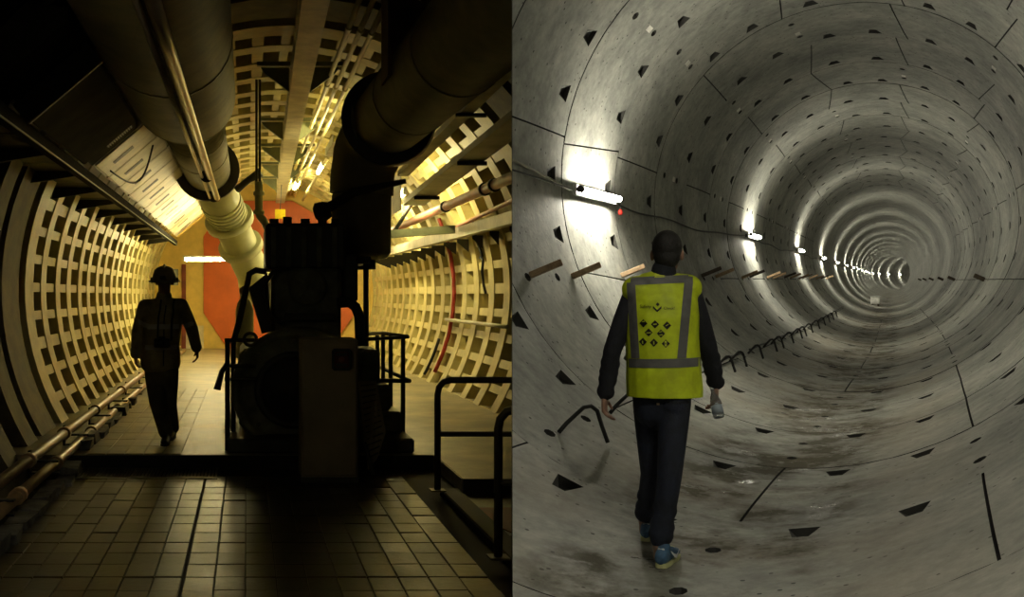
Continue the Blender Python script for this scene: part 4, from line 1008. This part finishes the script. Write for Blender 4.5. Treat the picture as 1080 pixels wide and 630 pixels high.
# ------------------------------------------------------------ worker in the lime vest, seen from behind
DB = 5.66; YW = .16
sideR = np.array([math.cos(YW), -math.sin(YW), 0]); fwdR = np.array([math.sin(YW), math.cos(YW), 0])
hR = np.array([(697 - 540) / F * 5.44, 5.44]); hL = np.array([(681.5 - 540) / F * 5.90, 5.90])
gR, gL = floor_z(*hR) + .005, floor_z(*hL) + .012
pr = thing('person', (J(698, 590, DB)[0], DB, min(gR, gL)), 'worker seen from behind in a lime vest, dark jeans and blue shoes, holding a bottle', 'person')
hipL, hipR = J(684, 424, 5.70), J(712, 424, 5.62)
kneeL, kneeR = J(688, 500, 5.80), J(706, 503, 5.49)
ankL = np.array([hL[0], hL[1] + .05, gL + .10]); ankR = np.array([hR[0], hR[1] + .05, gR + .10])
pel, wai, che, nb = J(698, 418, DB), J(699, 388, DB), J(698, 335, DB), J(700, 298, DB)
shL, shR = J(667, 312, DB + .02), J(730, 311, DB + .02)
elL, elR = J(645.5, 371, DB + .01), J(747, 366, DB + .01)
wrL, wrR = J(638, 417, DB + .06), J(755, 406, DB + .10)
hc = J(703.5, 267, DB + .03)
bd = MB(); head(bd, hc, YW, 1.0)
bd.limb([nb - fwdR * .0 - np.array([0, 0, .04]), lerp(nb, hc, .5), hc + np.array([0, 0, -.03]) - fwdR * .01], [.062, .058, .06])
bd.limb([pel, wai, che, lerp(che, nb, .7)], [(.15, .10), (.135, .095), (.165, .11), (.13, .08)], side=sideR)
bd.limb([shL, lerp(che, nb, .75), shR], [.05, .07, .05])
for sh_, el_, wr_ in ((shL, elL, wrL), (shR, elR, wrR)): bd.limb([sh_, el_, wr_], [.046, .038, .028])
for h_, k_, a_ in ((hipL, kneeL, ankL), (hipR, kneeR, ankR)): bd.limb([h_, k_, a_], [.08, .055, .038]); bd.limb([a_, a_ - np.array([0, 0, .05]), a_ + fwdR * .12 - np.array([0, 0, .065])], [.034, .034, .026])
hand(bd, wrL, np.array([-.02, .06, -1.]), fwdR + sideR * .2, sideR)
hand(bd, wrR, np.array([.02, .04, -1.]), fwdR, -sideR, 1.0)
body = fuse(bd, 'body', M['skin'], pr, .0058, 3)
# hair
hb = MB(); ff = lambda x, y, z: hc + sideR * x + fwdR * y + np.array([0, 0, z])
hb.ball((0, -.018, .030), (.083, .102, .095), ff, 20, 14); hb.ball((0, -.052, -.02), (.072, .062, .070), ff, 18, 12)
fuse(hb, 'hair', M['hair'], pr, .006, 3)
# sweater: trunk, sleeves, high collar
sb = MB(); sb.limb([lerp(pel, wai, .3), wai, che, lerp(che, nb, .72)], [(.17, .115), (.158, .112), (.182, .125), (.14, .085)], side=sideR)
sb.limb([shL, lerp(che, nb, .62), shR], [.055, .07, .055])
sb.limb([lerp(che, nb, .8), nb + np.array([0, 0, .03]), nb + np.array([0, 0, .062])], [.078, .071, .069])
for sh_, el_, wr_ in ((shL, elL, wrL), (shR, elR, wrR)):
    sb.limb([sh_, lerp(sh_, el_, .5), el_, lerp(el_, wr_, .55), lerp(el_, wr_, .82), lerp(el_, wr_, .97)], [.056, .057, .050, .044, .044, .039])
    for t_ in (.25, .45, .62, .9):
        sb.limb([lerp(el_, wr_, t_) - sideR * .01, lerp(el_, wr_, t_ + .03) + sideR * .012], [.047 - .006 * t_] * 2, n=10)
fuse(sb, 'sweater', M['sweater'], pr, .009, 3)
# jeans
jb = MB(); jb.limb([lerp(pel, wai, .4), pel, lerp(hipL, hipR, .5) - np.array([0, 0, .05])], [(.158, .112), (.162, .122), (.150, .112)], side=sideR)
for h_, k_, a_ in ((hipL, kneeL, ankL), (hipR, kneeR, ankR)):
    jb.limb([h_, lerp(h_, k_, .35), k_, lerp(k_, a_, .3), lerp(k_, a_, .8), a_ + np.array([0, 0, .045])], [.088, .082, .066, .063, .054, .052])
    for t_ in (.45, .68, .8): jb.limb([lerp(k_, a_, t_) - sideR * .012, lerp(k_, a_, t_ + .03) + sideR * .012], [.058, .056], n=10)
    jb.limb([lerp(h_, k_, .05) - fwdR * .035, lerp(h_, k_, -.15) - fwdR * .045], [.075, .07])
jn = fuse(jb, 'jeans', M['jeans'], pr, .009, 3)
# back pocket patch + rivet
pj = J(716, 432, DB); vs, fs = strip(pj + np.array([-.06, 0, .05]), pj + np.array([.055, 0, .05]), (0, 0, .012), 8, 1)
project_decal(jn, [(vs, fs)], fwdR, 'back_pocket', M['sweater'], jn, .003)
vs, fs = strip(J(693, 424, DB), J(696, 424, DB), (0, 0, .012), 2, 1); project_decal(jn, [(vs, fs)], fwdR, 'rivet', M['wood'], jn, .004)
# shoes
for heel_, gz_, yw_ in ((hR, gR, .42), (hL, gL, .22)):
    s_ = empty('shoe', (heel_[0], heel_[1], gz_)); C.objects.unlink(s_); bpy.data.objects.remove(s_)
sm = [M['shoe'], M['sole'], M['swoosh']]
shoe(pr, hR - np.array([0, .0]), .42, gR, sm); shoe(pr, hL, .22, gL, sm)
# vest
vb = MB()
vb.limb([J(701, 432, DB), J(701, 412, DB), J(700, 398, DB), J(699.5, 380, DB), J(698, 355, DB), che, J(697, 314, DB), J(698, 306, DB)], [(.205, .160), (.208, .158), (.206, .156), (.202, .152), (.200, .152), (.203, .154), (.198, .130), (.175, .105)], side=sideR)
vb.limb([J(670, 306, DB), J(699, 303, DB), J(726, 304, DB)], [.076, .084, .076])
vest = fuse(vb, 'vest', M['lime'], pr, .009, 4, hem=J(700, 418, DB)[2])
off = fwdR * -.0
def VP_(px, py): return J(px, py, DB - .15)
sc = (DB - .15) / F
bands = [strip(VP_(659.5, 384.5), VP_(742, 382.5), (0, 0, 9.5 * sc), 30, 4), strip(VP_(664, 296.5), VP_(731, 293.5), (0, 0, 8.5 * sc), 26, 4),
         strip(VP_(664.5, 298), VP_(669.5, 379), (9.5 * sc, 0, 0), 26, 4), strip(VP_(726.5, 297), VP_(719, 378), (9.5 * sc, 0, 0), 26, 4)]
for bnd in bands: project_decal(vest, [bnd], fwdR, 'reflective_band', M['reflective'], vest, .003)
project_decal(vest, [strip(VP_(690, 290), VP_(701, 289.6), (0, 0, 5 * sc), 6, 3)], fwdR, 'collar_patch', M['lime2'], vest, .003)
# printed marks: chevron with dot, two words, eight pictogram diamonds
def diamond(cx, cy, r):
    n_ = 4; vs = []
    for i in range(n_ + 1):
        for j in range(n_ + 1):
            a_, b_ = i / n_ * 2 - 1, j / n_ * 2 - 1; vs.append(VP_(cx + (a_ + b_) / 2 * r, cy + (a_ - b_) / 2 * r))
    return (vs, [(i * (n_ + 1) + j, i * (n_ + 1) + j + 1, (i + 1) * (n_ + 1) + j + 1, (i + 1) * (n_ + 1) + j) for i in range(n_) for j in range(n_)])
DM = [(678.3, 341.4), (690.8, 342.3), (703.5, 343.5), (684, 351), (697, 352), (677.8, 361), (689.5, 361.7), (702.2, 362.6)]
for cx, cy in DM: project_decal(vest, [diamond(cx, cy, 4.4)], fwdR, 'printed_diamond', M['print'], vest, .003)
ic = []
ic.append(strip(VP_(677, 339.6), VP_(679.8, 339.2), (0, 0, 1.1 * sc), 2, 1)); ic.append(strip(VP_(688.8, 342.4), VP_(692.6, 342.0), (0, 0, 1.4 * sc), 2, 1))
ic.append(strip(VP_(702, 343.9), VP_(705.2, 342.2), (0, 0, .8 * sc), 2, 1)); ic.append(strip(VP_(681.4, 351.5), VP_(686.6, 351.1), (0, 0, .9 * sc), 2, 1))
ic += [strip(VP_(695.2, 350.4), VP_(698.4, 349.8), (0, 0, .8 * sc), 2, 1), strip(VP_(695.4, 353.8), VP_(698.8, 353.2), (0, 0, 1.2 * sc), 2, 1)]
ic.append(strip(VP_(677.4, 360), VP_(677.6, 363), (1.2 * sc, 0, 0), 2, 1)); ic.append(strip(VP_(689.4, 360), VP_(689.6, 363.6), (1.3 * sc, 0, 0), 2, 1))
ic += [strip(VP_(702, 359.6), VP_(702.2, 365.4), (2.4 * sc, 0, 0), 3, 1)]
project_decal(vest, ic, fwdR, 'pictograms', M['lime2'], vest, .0045)
project_decal(vest, [strip(VP_(702, 361.6), VP_(702.1, 363.2), (1.0 * sc, 0, 0), 2, 1)], fwdR, 'pictogram_core', M['print'], vest, .006)
cv_ = [strip(VP_(688.6, 324.0), VP_(693.2, 328.4), (0, 0, 2.4 * sc), 4, 2), strip(VP_(693.0, 328.4), VP_(697.6, 324.2), (0, 0, 2.4 * sc), 4, 2), diamond(693.6, 321.2, 2.1)]
project_decal(vest, cv_, fwdR, 'chevron_mark', M['print'], vest, .003)
def word(txt, px0, px1, py):
    cu = bpy.data.curves.new('w', 'FONT'); cu.body = txt; cu.size = 1; cu.resolution_u = 2
    o = bpy.data.objects.new('w', cu); C.objects.link(o); dg = bpy.context.evaluated_depsgraph_get(); me = bpy.data.meshes.new_from_object(o.evaluated_get(dg))
    vs = np.array([v.co[:] for v in me.vertices]); fs = [list(p.vertices) for p in me.polygons]; bpy.data.objects.remove(o)
    x0, x1 = vs[:, 0].min(), vs[:, 0].max(); s_ = (px1 - px0) / (x1 - x0)
    P_ = [VP_(px0 + (v[0] - x0) * s_, py - v[1] * s_) for v in vs]; bpy.data.meshes.remove(me)
    return (P_, fs)
project_decal(vest, [word('Safety', 674.5, 686.5, 325.2), word('Check!', 700, 711.5, 326.6)], fwdR, 'printed_words', M['print'], vest, .003)

# bottle in the right hand
bt0 = wrR + np.array([.0, .0, -.05]) - sideR * .012 - fwdR * .022; bd_ = J(758.5, 441, DB + .04) - bt0; bl = np.linalg.norm(bd_); bd_ /= bl
bt = thing('water_bottle', bt0 + bd_ * bl, 'clear plastic water bottle hanging upside down from the hand of the vest worker', 'bottle')
b = MB(); b.disc_ring(bt0, bd_, [(.012, -.03), (.013, -.01), (.026, .03), (.031, .045), (.031, .06), (.029, .07), (.031, .08), (.031, bl - .012), (.026, bl), (.001, bl - .006)], 20); build(b, 'bottle_shell', M['bottle_pet'], bt)
b = MB(); b.disc_ring(bt0 + bd_ * .065, bd_, [(.0318, 0), (.0318, .045)], 20); build(b, 'wrap_label', M['bottle_lab'], bt)
b = MB(); b.disc_ring(bt0 - bd_ * .045, bd_, [(.001, -.002), (.015, 0), (.015, .018), (.012, .019)], 14); build(b, 'cap', M['bottle_cap'], bt)

# ------------------------------------------------------------ worker in the helmet, walking towards the camera
YL = 10.72; pl = thing('person', LW(qx(172, YL), YL, ZU), 'worker in helmet and site jacket walking towards the viewer past the compressor', 'person')
def G(px, py, dy=0.): return q(px, py, YL + dy)
yawL = PI - .22; fL = np.array([math.sin(yawL), math.cos(yawL), 0]); sL = np.array([math.cos(yawL), -math.sin(yawL), 0])
gz0 = LW(0, YL, ZU)[2] + .01
fA = np.array([q(171, 466, 10.60)[0], 10.75]); fB = np.array([q(179, 460, 11.0)[0], 11.12])
hA, hB = G(163, 392), G(178, 392); kA, kB = G(166, 425, -.10), G(178, 426, .06)
aA = np.array([fA[0], fA[1] - .03, gz0 + .10]); aB = np.array([fB[0], fB[1] - .03, gz0 + .10])
pe, wa, ch, ne = G(170, 388), G(170, 365), G(171, 335), G(173, 314)
s1, s2 = G(153, 323), G(191, 322); e1_, e2_ = G(145.5, 350, .04), G(202, 346, .0); w1, w2 = G(143, 375, -.05), G(207.5, 368, -.08)
hcL = G(173.5, 297, -.02)
b = MB(); fh = head(b, hcL, yawL, 1.0, -.1)
b.limb([ne - np.array([0, 0, .05]), hcL - np.array([0, 0, .05])], [.062, .058]); b.limb([pe, wa, ch, lerp(ch, ne, .6)], [(.16, .10), (.15, .1), (.17, .11), (.13, .08)], side=sL)
b.limb([s1, lerp(ch, ne, .6), s2], [.05, .07, .05])
for a_, e_, w_ in ((s1, e1_, w1), (s2, e2_, w2)): b.limb([a_, e_, w_], [.046, .038, .028])
for h_, k_, a_ in ((hA, kA, aA), (hB, kB, aB)): b.limb([h_, k_, a_], [.08, .055, .038]); b.limb([a_, a_ - np.array([0, 0, .06]), a_ + fL * .12 - np.array([0, 0, .07])], [.034, .032, .022])
hand(b, w1, np.array([.12, -.15, -1.]), fL, np.array([1., 0, 0])); hand(b, w2, np.array([.15, -.2, -1.]), fL, np.array([-1., 0, 0]))
fuse(b, 'body', M['skin'], pl, .007, 3)
for sx in (-1, 1):
    b = MB(); b.ball((sx * .032, .078, -.004), (.010, .008, .007), fh, 10, 6); build(b, 'eye', M['eye'], pl)
# helmet
hl = MB(); prof_h = [(.132, .012), (.128, .035), (.122, .07), (.107, .112), (.076, .145), (.033, .158), (.001, .160)]
vs = []; n = 32
for r_, z_ in prof_h:
    for k_ in range(n): w = 2 * PI * k_ / n; vs.append(fh(r_ * .93 * math.cos(w), r_ * 1.12 * math.sin(w) - .008, z_))
hl.add(vs, [(i * n + k_, i * n + (k_ + 1) % n, (i + 1) * n + (k_ + 1) % n, (i + 1) * n + k_) for i in range(len(prof_h) - 1) for k_ in range(n)], 0, True)
hel = build(hl, 'helmet', M['helmet'], pl)
b = MB(); vs = []
for rr, zz in ((.130, .018), (.168, .006), (.168, .000), (.128, .010)):
    for k_ in range(n): w = 2 * PI * k_ / n; ex = .022 if math.sin(w) > 0 else 0; vs.append(fh((rr) * .93 * math.cos(w), (rr * 1.12 + ex * math.sin(w)) * math.sin(w) - .008, zz))
b.add(vs, [(i * n + k_, i * n + (k_ + 1) % n, ((i + 1) % 4) * n + (k_ + 1) % n, ((i + 1) % 4) * n + k_) for i in range(4) for k_ in range(n)], 0, True); build(b, 'brim', M['helmet'], hel)
b = MB(); b.limb([fh(0, -.10, .152), fh(0, .0, .166), fh(0, .10, .136)], [.012, .013, .012]); build(b, 'ridge', M['helmet'], hel)
b = MB(); b.cbox(-.03, .03, .135, .175, .03, .07, .01, fh); build(b, 'head_torch', M['boot'], hel)
for sx in (-1, 1):
    b = MB(); b.ball((sx * .125, -.01, .012), (.014, .028, .032), fh, 12, 8); build(b, 'ear_cup', M['boot'], hel)
# jacket, trousers, boots
b = MB(); b.limb([G(169.5, 383), G(169.5, 372), wa, G(171, 345), ch, lerp(ch, ne, .5)], [(.200, .150), (.195, .150), (.18, .14), (.195, .15), (.205, .145), (.15, .10)], side=sL)
b.limb([s1, lerp(ch, ne, .55), s2], [.072, .09, .072]); b.limb([lerp(ch, ne, .7), ne + np.array([0, 0, .015])], [.085, .078])
for a_, e_, w_ in ((s1, e1_, w1), (s2, e2_, w2)): b.limb([a_, lerp(a_, e_, .5), e_, lerp(e_, w_, .5), lerp(e_, w_, .95)], [.072, .069, .064, .058, .054])
jk = fuse(b, 'jacket', M['jacket'], pl, .011, 4)
vdl = np.array([0, 1., 0])
for p_, q_ in ((G(153, 345, -.2), G(191, 345, -.2)), (G(150, 367, -.2), G(189, 367, -.2))): project_decal(jk, [strip(p_, q_, (0, 0, .05), 24, 3)], vdl, 'reflective_band', M['jacket_band'], jk, .004)
for p_, q_ in ((G(140, 340, -.2), G(156, 345, -.2)), (G(190, 345, -.2), G(206, 338, -.2))): project_decal(jk, [strip(p_, q_, (0, 0, .05), 12, 3)], vdl, 'sleeve_band', M['jacket_band'], jk, .004)
project_decal(jk, [strip(G(171, 322, -.2), G(170, 387, -.2), (.012, 0, 0), 24, 1)], vdl, 'zip', M['boot'], jk, .003)
for xa, xb in ((166, 164.5), (179, 177)): project_decal(jk, [strip(G(xa, 316, -.2), G(xb, 360, -.2), (.018, 0, 0), 22, 1)], vdl, 'neck_strap', M['boot'], pl, .008)
b = MB(); b.limb([pe + np.array([0, 0, .03]), pe - np.array([0, 0, .08])], [(.165, .12), (.155, .115)], side=sL)
for h_, k_, a_ in ((hA, kA, aA), (hB, kB, aB)): b.limb([h_, lerp(h_, k_, .4), k_, lerp(k_, a_, .4), lerp(k_, a_, .98)], [.100, .095, .080, .076, .072])
fuse(b, 'trousers', M['work_trousers'], pl, .011, 4)
bm_ = [M['boot'], M['boot'], M['boot']]
shoe(pl, fA, yawL, gz0 - .008, bm_, brandmark=False); shoe(pl, fB, yawL + .1, gz0 - .008, bm_, brandmark=False)
# pocket camera hanging on the strap
cp = G(171, 362, -.21); cmr = thing('pocket_camera', cp, 'black camera hanging on the chest of the helmeted worker', 'camera')
b = MB(); b.cbox(-.075, .075, -.03, .03, -.045, .045, .01, lambda x, y, z: cp + np.array([x, y, z])); build(b, 'camera_body', M['boot'], cmr)
b = MB(); b.disc_ring(cp, (0, -1, 0), [(.036, .02), (.036, .06), (.030, .065), (.001, .062)], 20); build(b, 'lens', M['eye'], cmr)
b = MB(); b.cbox(-.03, .03, -.025, .02, .045, .065, .006, lambda x, y, z: cp + np.array([x, y, z])); build(b, 'viewfinder', M['boot'], cmr)
